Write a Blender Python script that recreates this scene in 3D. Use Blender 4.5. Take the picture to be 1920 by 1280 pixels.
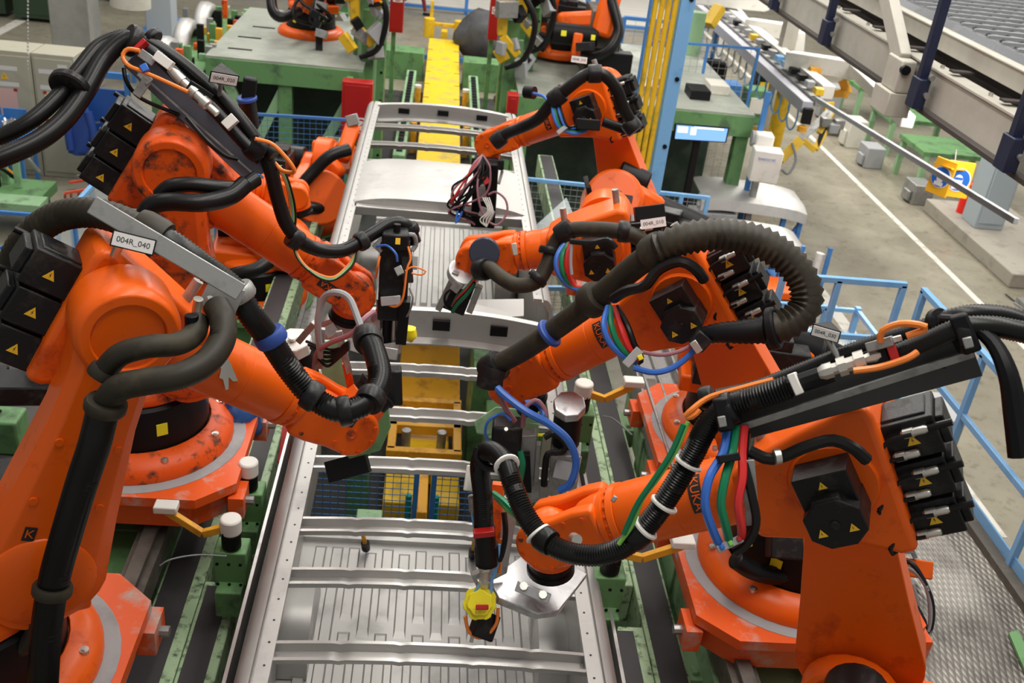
import bpy, math, random
from mathutils import Vector as V, Matrix, noise
for o in list(bpy.data.objects): bpy.data.objects.remove(o)
random.seed(7)
S=bpy.context.scene; COL=S.collection
# ---------------- camera, world, lights, exposure ----------------
FPX=1899.0; CAMZ=7.0
def _cam():
    p,y,r=[math.radians(a) for a in (28.2,6.04,6.83)]
    F=V((math.sin(y)*math.cos(p),math.cos(y)*math.cos(p),-math.sin(p)))
    r0=V((math.cos(y),-math.sin(y),0)); u0=r0.cross(F)
    return F, math.cos(r)*r0+math.sin(r)*u0, math.cos(r)*u0-math.sin(r)*r0
CF,CR,CU=_cam(); CC=V((0,0,CAMZ))
cd=bpy.data.cameras.new('camera'); cam=bpy.data.objects.new('camera',cd); COL.objects.link(cam)
cd.sensor_width=36; cd.lens=36*FPX/1920; cd.clip_end=200; cd.clip_start=.05; cd.dof.use_dof=True; cd.dof.focus_distance=4.9; cd.dof.aperture_fstop=3.5
m=Matrix((CR,CU,-CF)).transposed().to_4x4(); m.translation=CC; cam.matrix_world=m; S.camera=cam
S.view_settings.view_transform='Standard'; S.view_settings.look='None'; S.view_settings.gamma=1
S.view_settings.use_curve_mapping=False; S.view_settings.exposure=0.18
w=bpy.data.worlds.new('world'); S.world=w; w.use_nodes=True
w.node_tree.nodes['Background'].inputs[0].default_value=(1,.98,.94,1); w.node_tree.nodes['Background'].inputs[1].default_value=.30
def lamp(name,loc,size,power,col=(1,.96,.9),rot=(0,0,0)):
    l=bpy.data.lights.new(name,'AREA'); l.shape='RECTANGLE'; l.size,l.size_y=size; l.energy=power; l.color=col
    o=bpy.data.objects.new(name,l); o.location=loc; o.rotation_euler=rot; COL.objects.link(o)
LAMPS=[((-4,9,12),(.6,9),170),((.5,3.5,12),(.6,7),330),((.6,13,12),(.9,12),330),((4.2,9,12),(.9,14),750),((7.5,12.5,4.35),(.5,9),330),((8.5,21.5,5.2),(.6,9),330),((14,20,12),(1.2,20),1200),  # the two low lamps are added fill for the aisle, unseen under the mezzanine
       ((-4,22,12),(1.0,12),700),((2,27,12),(1.2,12),900),((9,36,12),(1.5,14),1600),((-10,24,12),(1.2,14),350)]
for i,(l,s,e) in enumerate(LAMPS): lamp('ceiling_or_fill_lamp',l,s,e)
# ---------------- unprojection of measured image points to places in the hall ----------------
def ray(x,y): return CF+CR*((x-960)/FPX)+CU*((640-y)/FPX)
def P(x,y,z): d=ray(x,y); return CC+d*((z-CAMZ)/d.z)
def PY(x,y,Y): d=ray(x,y); return CC+d*(Y/d.y)
def PX(x,y,X): d=ray(x,y); return CC+d*(X/d.x)
def D(x,y,d): return CC+ray(x,y)*d
# ---------------- materials ----------------
MATS={}
def mat(name,col,rough=.5,metal=0,dirt=None,dscale=6,damt=.5,bump=0,bscale=60,emit=None,alpha=None,coat=0,sharp=.08,spec=None):
    if name in MATS: return MATS[name]
    M=bpy.data.materials.new(name); M.use_nodes=True; nt=M.node_tree; b=nt.nodes['Principled BSDF']
    b.inputs['Base Color'].default_value=(*col,1); b.inputs['Roughness'].default_value=rough; b.inputs['Metallic'].default_value=metal
    if coat: b.inputs['Coat Weight'].default_value=coat
    if spec is not None: b.inputs['Specular IOR Level'].default_value=spec
    tc=nt.nodes.new('ShaderNodeTexCoord')
    def nz(sc,det=6):
        n=nt.nodes.new('ShaderNodeTexNoise'); n.inputs['Scale'].default_value=sc; n.inputs['Detail'].default_value=det
        n.inputs['Roughness'].default_value=.65; nt.links.new(tc.outputs['Object'],n.inputs['Vector']); return n
    if dirt:
        n=nz(dscale); r=nt.nodes.new('ShaderNodeMapRange'); r.inputs[1].default_value=1-damt-sharp+.0; r.inputs[2].default_value=1-damt+sharp
        nt.links.new(n.outputs['Fac'],r.inputs[0])
        mx=nt.nodes.new('ShaderNodeMixRGB'); mx.inputs[1].default_value=(*col,1); mx.inputs[2].default_value=(*dirt,1)
        nt.links.new(r.outputs[0],mx.inputs[0]); nt.links.new(mx.outputs[0],b.inputs['Base Color'])
        a=nt.nodes.new('ShaderNodeMath'); a.operation='MULTIPLY_ADD'; a.inputs[1].default_value=.25; a.inputs[2].default_value=rough
        nt.links.new(r.outputs[0],a.inputs[0]); nt.links.new(a.outputs[0],b.inputs['Roughness'])
    if bump:
        n=nz(bscale,3); bp=nt.nodes.new('ShaderNodeBump'); bp.inputs['Strength'].default_value=bump; bp.inputs['Distance'].default_value=.01
        nt.links.new(n.outputs['Fac'],bp.inputs['Height']); nt.links.new(bp.outputs[0],b.inputs['Normal'])
    if emit: b.inputs['Emission Color'].default_value=(*emit[0],1); b.inputs['Emission Strength'].default_value=emit[1]
    if alpha is not None: b.inputs['Alpha'].default_value=alpha
    MATS[name]=M; return M
OR=mat('orange_paint',(.80,.112,.004),.34,0,(.5,.055,.002),5,.34,.05,40,spec=.32)
ORD=mat('worn_orange_paint',(.76,.09,.004),.42,0,(.04,.025,.018),9,.41,.1,40,spec=.35)
ORF=mat('scuffed_orange_plate',(.78,.10,.01),.45,0,(.45,.42,.38),3,.40,.05,40)
BK=mat('black_plastic',(.008,.008,.009),.36,0,(.03,.028,.024),9,.40,.1,80,spec=.28)
BKS=mat('black_rubber_hose',(.006,.006,.006),.34,spec=.28)
BRN=mat('dusty_rubber_hose',(.028,.024,.016),.5,0,(.055,.046,.03),5,.42,spec=.28)
BKM=mat('black_cover',(.005,.005,.006),.45,spec=.22)
GR=mat('green_paint',(.12,.27,.10),.45,0,(.06,.12,.055),3,.42,.06,30)
GRL=mat('pale_green_paint',(.27,.46,.25),.42,0,(.12,.2,.11),3,.4,.06,30)
GRW=mat('worn_pale_green_paint',(.36,.5,.3),.5,0,(.05,.08,.04),14,.42,.05,40)
MATM=mat('dark_rubber_mat',(.028,.026,.028),.6,0,(.05,.048,.05),2,.4,.15,150)
ST=mat('bare_sheet_steel',(.50,.49,.475),.36,.8,(.42,.41,.40),3,.4,.02,20)
STP=mat('satin_pressed_steel',(.50,.49,.475),.46,.72,(.45,.44,.43),2,.4,.02,20)
ALU=mat('machined_aluminium',(.6,.6,.61),.33,.9,(.45,.45,.46),8,.4,.05,60)
CHR=mat('bright_metal_fitting',(.62,.60,.55),.36,.9)
GALV=mat('galvanised_steel',(.36,.36,.35),.42,.7,(.28,.28,.27),12,.45,.05,40)
GYP=mat('grey_paint',(.33,.34,.35),.5,0,(.26,.27,.27),2,.4)
GYR=mat('brown_grey_rail_steel',(.17,.15,.13),.5,.5,(.11,.1,.085),3,.5)
WH=mat('white_plastic',(.75,.73,.68),.45,0,(.6,.58,.52),5,.35)
CRM=mat('cream_painted_steel',(.62,.6,.53),.45,0,(.52,.5,.43),2,.4)
YE=mat('yellow_paint',(.75,.47,.015),.45,0,(.38,.26,.02),3,.4,.03,40)
YEB=mat('bright_yellow',(.85,.72,.01),.4,0,(.6,.45,.02),14,.4)
YEO=mat('orange_yellow_paint',(.75,.36,.02),.45,0,(.45,.2,.02),4,.4)
BL=mat('blue_paint',(.05,.20,.52),.4,0,(.035,.14,.38),4,.38)
BLL=mat('light_blue_paint',(.19,.42,.72),.4,0,(.13,.33,.6),3,.4)
BLD=mat('deep_blue_paint',(.02,.06,.28),.5)
NV=mat('navy_paint',(.01,.015,.045),.4)
RD=mat('red_paint',(.42,.008,.007),.4)
RDB=mat('red_cable',(.6,.02,.02),.35); GNB=mat('green_cable',(.0,.17,.07),.35); BLB=mat('blue_cable',(.03,.13,.5),.35)
ORC=mat('orange_cable',(.85,.22,.03),.35); PKC=mat('mauve_cable',(.3,.13,.16),.45); GYC=mat('grey_cable',(.25,.26,.27),.45); LGC=mat('lime_cable',(.2,.5,.08),.4)
SIGN=mat('sign_white',(.72,.7,.68),.5); INK=mat('sign_ink',(.015,.012,.012),.5); LAB=mat('label_yellow',(.8,.75,.02),.5); TRI=mat('warning_yellow',(.85,.5,.02),.5)
BLP=mat('blue_plastic_sheet',(.02,.09,.3),.3,0,(.05,.16,.42),6,.45,.6,12)
CONC=mat('concrete_plinth',(.35,.32,.27),.7,0,(.27,.25,.21),3,.4)
def glassmat():
    M=mat('clear_guard_panel',(.75,.85,.88),.12,0); nt=M.node_tree; b=nt.nodes['Principled BSDF']
    b.inputs['Transmission Weight'].default_value=0; b.inputs['Alpha'].default_value=.28; return M
GLS=glassmat()
SCR=mat('screen_blue',(.05,.1,.3),.3,emit=((.22,.45,.95),1.1)); SCW=mat('screen_white',(.8,.8,.9),.3,emit=((.85,.9,1),1.4))
# ---------------- mesh builder ----------------
def origin(p):
    o=V((0,0,0))
    while p: o+=p.location; p=p.parent
    return o
def frame(o,x,z=None,y=None):
    """matrix with origin o, x axis along x, other axis closest to the hint"""
    x=V(x).normalized()
    if y is not None: zz=x.cross(V(y)).normalized(); yy=zz.cross(x)
    else:
        z=V(z if z is not None else (0,0,1))
        if abs(x.dot(z.normalized()))>.99: z=V((0,1,0))
        yy=z.cross(x).normalized(); zz=x.cross(yy)
    m=Matrix((x,yy,zz)).transposed().to_4x4(); m.translation=o; return m
def spline(pts,step):
    pts=[V(p) for p in pts]
    if len(pts)<3:
        L=(pts[1]-pts[0]).length; n=max(1,int(L/step)); return [pts[0].lerp(pts[1],i/n) for i in range(n+1)]
    q=[2*pts[0]-pts[1]]+pts+[2*pts[-1]-pts[-2]]; fine=[]
    for i in range(1,len(q)-2):
        a,b,c,d=q[i-1:i+3]
        for k in range(12):
            t=k/12; fine.append(.5*((2*b)+(c-a)*t+(2*a-5*b+4*c-d)*t*t+(3*b-a-3*c+d)*t**3))
    fine.append(pts[-1]); out=[fine[0]]; acc=0; L=sum((fine[i+1]-fine[i]).length for i in range(len(fine)-1)); n=max(2,int(L/step)); st=L/n; need=st
    for i in range(len(fine)-1):
        s=(fine[i+1]-fine[i]).length
        while acc+s>=need-1e-9 and len(out)<n+1:
            out.append(fine[i].lerp(fine[i+1],(need-acc)/s if s else 0)); need+=st
        acc+=s
    return out
class MB:
    def __init__(s): s.v=[]; s.f=[]; s.mi=[]; s.m=0
    def add(s,vs,fs):
        n=len(s.v); s.v+=[V(v) for v in vs]; s.f+=[[i+n for i in f] for f in fs]; s.mi+=[s.m]*len(fs); return s
    def box(s,c,size,M=None,taper=1):
        x,y,z=[a/2 for a in size]; c=V(c)
        vs=[V((i*x*(taper if k>0 else 1),j*y*(taper if k>0 else 1),k*z))+c for i in(-1,1) for j in(-1,1) for k in(-1,1)]
        if M: vs=[M@v for v in vs]
        return s.add(vs,[(0,1,3,2),(4,6,7,5),(0,4,5,1),(2,3,7,6),(0,2,6,4),(1,5,7,3)])
    def bar(s,a,b,w,t,hint=(0,0,1)):
        a,b=V(a),V(b); M=frame((a+b)/2,b-a,hint); return s.box((0,0,0),((b-a).length,w,t),M)
    def rings(s,R,close=True,caps=True,M=None):
        n=len(R[0]); vs=[v for r in R for v in r]
        if M: vs=[M@V(v) for v in vs]
        fs=[]
        for i in range(len(R)-1):
            for j in range(n if close else n-1):
                k=(j+1)%n; fs.append((i*n+j,i*n+k,(i+1)*n+k,(i+1)*n+j))
        if caps: fs.append(tuple(range(n))[::-1]); fs.append(tuple((len(R)-1)*n+j for j in range(n)))
        return s.add(vs,fs)
    def lathe(s,prof,M=None,n=28,caps=True,a0=0,a1=2*math.pi):
        full=abs(a1-a0-2*math.pi)<1e-6; k=n if full else n+1
        return s.rings([[V((r*math.cos(a0+(a1-a0)*j/n),r*math.sin(a0+(a1-a0)*j/n),z)) for j in range(k)] for r,z in prof],full,caps,M)
    def cyl(s,a,b,r,r2=None,n=20):
        a,b=V(a),V(b); M=frame(a,b-a); L=(b-a).length; r2=r if r2 is None else r2
        return s.rings([[V((x,q*math.cos(2*math.pi*j/n),q*math.sin(2*math.pi*j/n))) for j in range(n)] for x,q in((0,r),(L,r2))],M=M)
    def lx(s,prof,M,n=28):
        """turned shape round the local x axis: prof = (x, radius)"""
        return s.rings([[V((x,r*math.cos(2*math.pi*j/n),r*math.sin(2*math.pi*j/n))) for j in range(n)] for x,r in prof],M=M)
    def ly(s,prof,M,n=32):
        return s.rings([[V((r*math.sin(2*math.pi*j/n),y,r*math.cos(2*math.pi*j/n))) for j in range(n)] for y,r in prof],M=M)
    def sweep(s,pts,rad,n=12,caps=True):
        t0=(pts[1]-pts[0]).normalized(); u=t0.orthogonal().normalized(); R=[]
        for i,p in enumerate(pts):
            t=(pts[min(i+1,len(pts)-1)]-pts[max(i-1,0)])
            t=t.normalized() if t.length>1e-9 else t0
            u=(u-t*u.dot(t)); u=u.normalized() if u.length>1e-6 else t.orthogonal().normalized(); w=t.cross(u)
            r=rad(i,len(pts)) if callable(rad) else rad
            R.append([p+(u*math.cos(2*math.pi*j/n)+w*math.sin(2*math.pi*j/n))*r for j in range(n)])
        return s.rings(R,caps=caps)
    def tube(s,pts,r,n=10,step=None): return s.sweep(spline(pts,step or max(.02,r*1.2)),r,n)
    def hose(s,pts,r,pitch=.014,amp=.12,n=16,r2=None):
        q=spline(pts,pitch/2); N=len(q)
        return s.sweep(q,lambda i,k:(r+((r2 or r)-r)*i/k)*(1+(amp if i%2 else -amp)*.5),n)
    def prism(s,poly,t0,t1,M=None,ax='y'):
        def mk(a,b,t): return V((a,t,b)) if ax=='y' else (V((a,b,t)) if ax=='z' else V((t,a,b)))
        return s.rings([[mk(a,b,t0) for a,b in poly],[mk(a,b,t1) for a,b in poly]],M=M)
    def sphere(s,c,r,n=20,sc=(1,1,1),M=None):
        R=[]
        for i in range(1,n//2): 
            a=math.pi*i/(n//2); R.append([V((r*math.sin(a)*math.cos(2*math.pi*j/n)*sc[0],r*math.sin(a)*math.sin(2*math.pi*j/n)*sc[1],r*math.cos(a)*sc[2]))+V(c) for j in range(n)])
        return s.rings(R,M=M)
    def poly(s,pts,th):
        """slab from world points (top face) thickened down along their normal"""
        pts=[V(p) for p in pts]; nn=(pts[1]-pts[0]).cross(pts[2]-pts[1]).normalized()
        if nn.dot(CC-pts[0])<0: nn=-nn
        return s.rings([[p-nn*th for p in pts],pts])
    def build(s,name,m,parent=None,bevel=0,ang=35,kind=None,label=None,seg=2):
        o0=origin(parent); me=bpy.data.meshes.new(name); me.from_pydata([v-o0 for v in s.v],[],s.f)
        ms=m if isinstance(m,(list,tuple)) else [m]
        for x in ms: me.materials.append(x)
        me.polygons.foreach_set('material_index',s.mi); me.polygons.foreach_set('use_smooth',[True]*len(me.polygons))
        import bmesh
        b=bmesh.new(); b.from_mesh(me); bmesh.ops.recalc_face_normals(b,faces=b.faces); b.to_mesh(me); b.free()
        me.set_sharp_from_angle(angle=math.radians(ang)); me.update()
        o=bpy.data.objects.new(name,me); COL.objects.link(o); o.parent=parent
        if bevel:
            bm_=o.modifiers.new('b','BEVEL'); bm_.width=bevel; bm_.segments=seg; bm_.limit_method='ANGLE'; bm_.angle_limit=math.radians(40); bm_.harden_normals=False
        if kind: o['kind']=kind
        if label: o['label']=label
        return o
def E(name,loc,label,cat,group=None):
    o=bpy.data.objects.new(name,None); COL.objects.link(o); o.location=V(loc); o.empty_display_size=.1
    o['label']=label; o['category']=cat
    if group: o['group']=group
    return o
def T(o,label,cat,group=None):
    o['label']=label; o['category']=cat
    if group: o['group']=group
    return o
def recentre(o):
    """move a top-level mesh object's origin to the middle of its base"""
    me=o.data; xs=[v.co for v in me.vertices]
    c=V(((min(v.x for v in xs)+max(v.x for v in xs))/2,(min(v.y for v in xs)+max(v.y for v in xs))/2,min(v.z for v in xs)))
    for v in me.vertices: v.co-=c
    o.location=c; return o
def textmesh(s,size,M,mt,parent,name='lettering',wrap=None,th=.001):
    cu=bpy.data.curves.new('t','FONT'); cu.body=s; cu.size=size; cu.align_x='CENTER'; cu.align_y='CENTER'; cu.extrude=th
    o=bpy.data.objects.new('t',cu); COL.objects.link(o); bpy.context.view_layer.update()
    me=bpy.data.meshes.new_from_object(o); bpy.data.objects.remove(o); bpy.data.curves.remove(cu)
    o0=origin(parent)
    for v in me.vertices:
        c=v.co
        if wrap: R=wrap; a=c.x/R; p=V((math.sin(a)*(R+c.z),c.y,math.cos(a)*(R+c.z)-R))
        else: p=V(c)
        v.co=M@p-o0
    me.materials.clear(); me.materials.append(mt); me.name=name
    o=bpy.data.objects.new(name,me); COL.objects.link(o); o.parent=parent; return o
def plate(o,n,up,w,h,mt,parent,name='label_plate',th=.003,txt=None,tm=None,ts=None):
    """flat plate centred at o with normal n; text on it as its child"""
    n=V(n).normalized(); x=V(up).cross(n).normalized(); y=n.cross(x)
    M=Matrix((x,y,n)).transposed().to_4x4(); M.translation=o
    b=MB().box((0,0,0),(w,h,th*2),M).build(name,mt,parent)
    if txt: textmesh(txt,min(ts or h*.6,w/(len(txt)*.62)),M@Matrix.Translation((0,0,th)),tm or INK,b)
    return b,M
def tri(o,n,up,s,parent):
    n=V(n).normalized(); x=V(up).cross(n).normalized(); y=n.cross(x)
    M=Matrix((x,y,n)).transposed().to_4x4(); M.translation=o
    b=MB(); b.prism([(-s/2,-s*.4),(s/2,-s*.4),(0,s*.5)],0,.003,M,'z')
    b.m=1; b.prism([(-.04*s,-.25*s),(.08*s,0),(.0,.0),(.03*s,.25*s),(-.1*s,-.03*s),(0,-.03*s)],.003,.0035,M,'z')
    return b.build('warning_label',[TRI,INK],parent)
# ---------------- robots ----------------
def RX(a): return Matrix.Rotation(a,4,'X')
def TR(x,y,z): return Matrix.Translation((x,y,z))
class Robot: pass
UPV=V((0,0,1))
def robot(p,label,floor='carriage',orm=OR,motors=True,detail=2,logo=None,ped=0,casting=True,cyl=True,flange=None,a5n=None,group='welding robots along the body line'):
    bx,by,bz,az,t2,t3,L=p; r=Robot(); f=V((math.cos(az),math.sin(az),0)); rt=V((f.y,-f.x,0)); B=V((bx,by,bz))
    r.f,r.rt,r.B=f,rt,B; r.A2=B+.35*f+.75*UPV; ld=math.cos(t2)*f+math.sin(t2)*UPV; r.A3=r.A2+1.25*ld
    r.e=math.cos(t3)*f+math.sin(t3)*UPV; r.A5=r.A3+L*r.e; r.ld=ld; r.L=L
    root=E('welding_robot',B,label,'robot',group); r.root=root
    MBs=frame(B,f,UPV)  # base frame x=f y=left z=up
    # ---- base casting with bolt pockets
    b=MB(); b.lathe([(.60,0),(.60,.05),(.57,.10),(.50,.14),(.45,.15),(.45,.10)],MBs,40)
    base=b.build('base_frame',orm,root,.006)
    if detail>1:
        for k in range(8):
            a=math.pi/8+k*math.pi/4; c=MBs@V((.535*math.cos(a),.535*math.sin(a),.12))
            mm=MB().cyl(c-UPV*.03,c+UPV*.012,.024,n=8).cyl(c+UPV*.012,c+UPV*.018,.013,n=6).build('bolt',CHR,base)
    b=MB(); b.lathe([(.44,.13),(.44,.20),(.42,.42),(.40,.44)],MBs,36); col=b.build('column_cover',BKM,root)
    for a in (-2.2,-1.0,.3):
        n=(MBs.to_3x3()@V((math.cos(a-az),math.sin(a-az),0))); plate(MBs@V((.436*math.cos(a-az),.436*math.sin(a-az),.29)),n,UPV,.07,.085,LAB,col,'yellow_label')
    # ---- rotating column
    b=MB(); b.lathe([(.40,.44),(.42,.48),(.40,.54),(.30,.58)],MBs,32)
    pr=[(-.42,.48),(.56,.48)]+[(.35+.22*math.cos(a*math.pi/10),.62+.2*math.sin(a*math.pi/10)) for a in range(0,9)]+[(.02,.72),(-.3,.68),(-.42,.60)]
    b.prism(pr,-.10,.05,MBs); b.prism([(-.4,.46),(.55,.46),(.55,.6),(-.4,.66)],-.30,.30,MBs)
    b.build('rotating_column',orm,root,.02)
    # A1 / A2 motors (black)
    b=MB(); b.box((-.12,.2,.74),(.5,.2,.36),MBs); b.box((-.12,.2,.95),(.2,.17,.12),MBs); b.ly([(.03,.14),(.42,.14),(.44,.1)],MBs@TR(.35,0,.75),20); b.box((.35,.34,.75),(.26,.22,.26),MBs)
    b.build('drive_motor',BK,root,.012)
    if cyl:
        a=MBs@V((-.52,-.02,.80)); e=MBs@V((.3,-.02,.98)); d=(e-a).normalized()
        b=MB(); Mx=frame(a,d); b.lx([(-.16,.05),(-.15,.115),(-.02,.125),(.0,.135),(.04,.135),(.05,.125),(.62,.125),(.64,.11),(.66,.05)],Mx,24)
        cb=b.build('counterbalance_cylinder',BKM,root,.004)
        plate(Mx@V((.1,-.127,0)),-(Mx.to_3x3()@V((0,1,0))),UPV,.07,.06,LAB,cb,'yellow_label'); plate(Mx@V((.5,-.127,0)),-(Mx.to_3x3()@V((0,1,0))),UPV,.07,.06,LAB,cb,'yellow_label')
        b=MB()
        for s in(-1,1): b.prism([(-.5,.52),(-.2,.52),(-.3,.86),(-.36,.9),(-.42,.86)],s*.15-.02,s*.15+.02,MBs)
        b.build('cylinder_bracket',orm,root,.01)
        b=MB()
        b.box((-.62,-.32,.62),(.42,.22,.012),MBs).box((-.62,-.32,.5),(.42,.22,.012),MBs).box((-.62,-.43,.56),(.42,.012,.12),MBs).box((-.62,-.21,.56),(.42,.012,.12),MBs)
        b.build('cable_channel',BK,root,.004)
    # ---- link arm: tapered body between A2 and A3 on the robot's right side
    ML=frame(r.A2,ld,y=rt)   # x along link, y = to the right
    def cap(x0,r0,x1,r1,n=14):
        o=[]; 
        for k in range(n+1): a=math.pi/2+math.pi*k/n; o.append((x0+r0*math.cos(a),r0*math.sin(a)))
        for k in range(n+1): a=-math.pi/2+math.pi*k/n; o.append((x1+r1*math.cos(a),r1*math.sin(a)))
        return o
    if ML.to_3x3()@V((0,0,1)) is None: pass
    o=cap(0,.29,1.25,.19); mid=[]
    body=[]
    n=len(o)//2
    body=o[:n]+[(.35,-.235),(.8,-.175),(1.05,-.165)]+o[n:]+[(1.05,.165),(.8,.175),(.35,.235)]
    b=MB(); b.prism(body,.13,.33,ML)
    # raised outer face, bevelled
    sc=[(.0+(x)*.98+.012,z*.74) for x,z in body]; R0=[V((x,.33,z)) for x,z in body]; R1=[V((x,.375,z)) for x,z in sc]
    b.rings([R0,R1],M=ML); la=b.build('link_arm',orm,root,.018,seg=3)
    if detail>1:
        for x,z in((.42,-.14),(.72,-.12),(.42,.13),(.72,.12)): MB().cyl(ML@V((x,.33,z)),ML@V((x,.385,z)),.018,n=10).build('plug',orm,la)
    # hub at A3 (link side): ring with recessed bolted disc
    b=MB(); b.ly([(.13,.215),(.32,.215),(.375,.205),(.39,.19),(.39,.148),(.36,.142),(.36,.05)],ML@TR(1.25,0,0),40); hub=b.build('arm_hub',orm,root,.004)
    b=MB(); b.ly([(.355,.145),(.362,.143),(.362,.075),(.368,.07),(.368,.03)],ML@TR(1.25,0,0),36); disc=b.build('gear_cover',orm,hub)
    if detail>1:
        b=MB()
        for k in range(24):
            if k%12 in(9,10,11): continue
            a=2*math.pi*k/24; c=V((1.25+.109*math.cos(a),.36,.109*math.sin(a)))
            b.ly([(.36,.0175),(.372,.0175),(.374,.012),(.374,.009),(.366,.008)],ML@TR(c.x,0,c.z),10)
        b.build('bolt_ring',orm,disc)
    b=MB(); b.ly([(.33,.24),(.38,.235),(.40,.2),(.40,.05)],ML,32); b.build('lower_hub',orm,root,.006)
    # ---- forearm casting
    MA=frame(r.A3,r.e,y=rt)
    if (MA.to_3x3()@V((0,0,1))).z<0: MA=MA@Matrix.Scale(-1,4,(0,0,1))
    MA=MA@TR(0,0,-.1); r.A5=MA@V((L,0,0))
    r.MA=MA; r.ML=ML; n3=MA.to_3x3(); r.n3=n3
    if casting:
        pr=[(-.20,.30),(-.13,.32),(.10,.27),(.34,.20),(.42,.16),(.42,-.15),(.25,-.2),(.05,-.27),(-.10,-.36),(-.17,-.36),(-.19,-.1),(-.21,.25)]
        b=MB(); b.prism(pr,-.20,.13,MA); fc=b.build('forearm_casting',orm,root,.03,seg=3)
        if detail>1:
            b=MB(); b.ly([(-.225,.17),(-.20,.18),(-.19,.18)],MA@TR(.03,0,.03),28); b.build('motor_flange',orm,fc)
            for px_,pz_ in((-.12,.30),(.28,.2)): MB().cyl(MA@V((px_,-.03,pz_)),MA@V((px_,-.03,pz_+.12)),.025,n=12).build('post',GALV,fc)
    # tube
    Lt=L-.42
    b=MB(); b.lx([(.30,.165),(.42,.165),(.47,.152),(Lt*.62+.1,.15),(Lt*.62+.101,.1475),(Lt*.62+.104,.1475),(Lt*.62+.105,.15),(Lt-.03,.15),(Lt,.145)],MA,36); tb=b.build('forearm_tube',OR,root,.001)
    b=MB(); b.lx([(Lt,.135),(Lt+.005,.152),(Lt+.035,.155),(Lt+.045,.14),(Lt+.06,.138),(Lt+.065,.148),(Lt+.09,.146),(Lt+.1,.13)],MA,36); wr=b.build('wrist_ring',orm,root)
    if detail>1:
        b=MB()
        for k in range(22):
            a=2*math.pi*k/22; c=V((Lt+.035,.143*math.cos(a),.143*math.sin(a))); b.cyl(MA@c,MA@(c+V((.016,0,0))),.0085,n=6)
        b.build('bolt_circle',ORD,wr)
    # in-line wrist: side cheek, ball and lower ring; A5 axis along y
    b=MB(); w0=Lt+.09
    o=[(w0,.135),(w0+.1,.14),(L-.1,.125)]+[(L+.135*math.cos(a),.135*math.sin(a)) for a in [math.pi/2*.8-k*math.pi*.8/12 for k in range(13)]]+[(L-.1,-.125),(w0+.1,-.14),(w0,-.135)]
    b.prism(o,.055,.135,MA); b.prism(o,-.135,-.055,MA); b.lx([(w0,.135),(w0+.06,.13),(w0+.14,.11),(w0+.17,.06)],MA,24)
    wrist=b.build('wrist_fork',orm,root,.02,seg=3)
    if detail>1:
        b=MB()
        for s in(-1,1):
            for k in range(7):
                a=math.pi*.75-k*math.pi*1.5/6; c=V((L+.108*math.cos(a),s*.135,.108*math.sin(a))); b.cyl(MA@c,MA@(c+V((0,s*.008,0))),.013,n=8)
            for xx in(w0+.06,w0+.16):
                for zz in(-.1,.1): c=V((xx,s*.135,zz)); b.cyl(MA@c,MA@(c+V((0,s*.006,0))),.012,n=8)
            b.ly([(s*.13,.03),(s*.142,.03),(s*.143,.02),(s*.139,.015)],MA@TR(L-.02,0,0),14)
        b.build('wrist_bolts',ORD,wrist)
    fd=V(flange).normalized() if flange is not None else -UPV
    MF=frame(r.A5,fd); r.fd=fd; r.MF=MF
    b=MB(); b.sphere((0,0,0),.128,24,M=frame(r.A5,fd)); b.lx([(0,.12),(.12,.118),(.16,.112),(.17,.10)],MF,28); b.build('wrist_ball',orm,root)
    b=MB(); b.lx([(.165,.095),(.17,.108),(.205,.108),(.21,.118),(.235,.118),(.24,.09)],MF,28); b.build('tool_flange',BKM,root)
    # motors at the back
    if motors:
        for k,z in enumerate((.095,-.085,-.265)):
            Mm=MA@TR(-.19+.02*k,-.03,z); b=MB(); b.box((-.10,0,0),(.22,.21,.165),Mm); b.box((-.225,0,.0),(.035,.16,.12),Mm); b.box((-.10,0,.084),(.17,.15,.014),Mm)
            mo=b.build('motor',BK,root,.012)
            for s in(-1,1): tri(Mm@V((-.11,s*.106,.0)),n3@V((0,s,0)),n3@V((0,0,1)),.05,mo)
            if detail>1:
                b=MB(); 
                for dz in(.04,-.05):
                    c=V((-.02,-.13,dz)); b.lx([(0,.012),(.01,.017),(.05,.017),(.052,.02),(.09,.02),(.1,.012)],Mm@TR(-.18+(.06 if dz<0 else 0),-.118,dz),12)
                b.build('connector',CHR,mo)
                b=MB(); 
                for dz in(.04,-.05):
                    xx=-.22+(.06 if dz<0 else 0); b.tube([Mm@V((xx+.1,-.135,dz)),Mm@V((xx+.18,-.14,dz)),Mm@V((xx+.24,-.15,dz-.04)),Mm@V((.08,-.17,-.05))],.009,8)
                b.lx([(-.27,.014),(-.18,.014)],Mm@TR(0,-.115,.04),10)
                b.build('cable',BKS,mo)
        # A3 motor on the left side
        b=MB(); Mm=MA@TR(.03,-.2,.03)@Matrix.Scale(.86,4)
        b.box((0,-.09,.05),(.25,.18,.2),Mm); b.prism([(-.13,-.02),(-.13,-.13),(-.06,-.19),(.06,-.19),(.13,-.13),(.13,-.02),(.05,.05),(-.05,.05)],-.24,-.02,Mm); b.prism([(-.08,.0),(.08,.0),(.06,.06),(-.06,.06)],-.235,-.16,Mm)
        b.ly([(-.25,.02),(-.24,.025)],Mm@TR(0,0,-.07),12)
        a3=b.build('elbow_motor',BK,root,.01)
        for x,z in((-.07,-.1),(.07,-.1)): tri(Mm@V((x,-.242,z)),n3@V((0,-1,0)),n3@V((0,0,1)),.038,a3)
        tri(Mm@V((0,-.182,.1)),n3@V((0,-1,0)),n3@V((0,0,1)),.035,a3)
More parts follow.
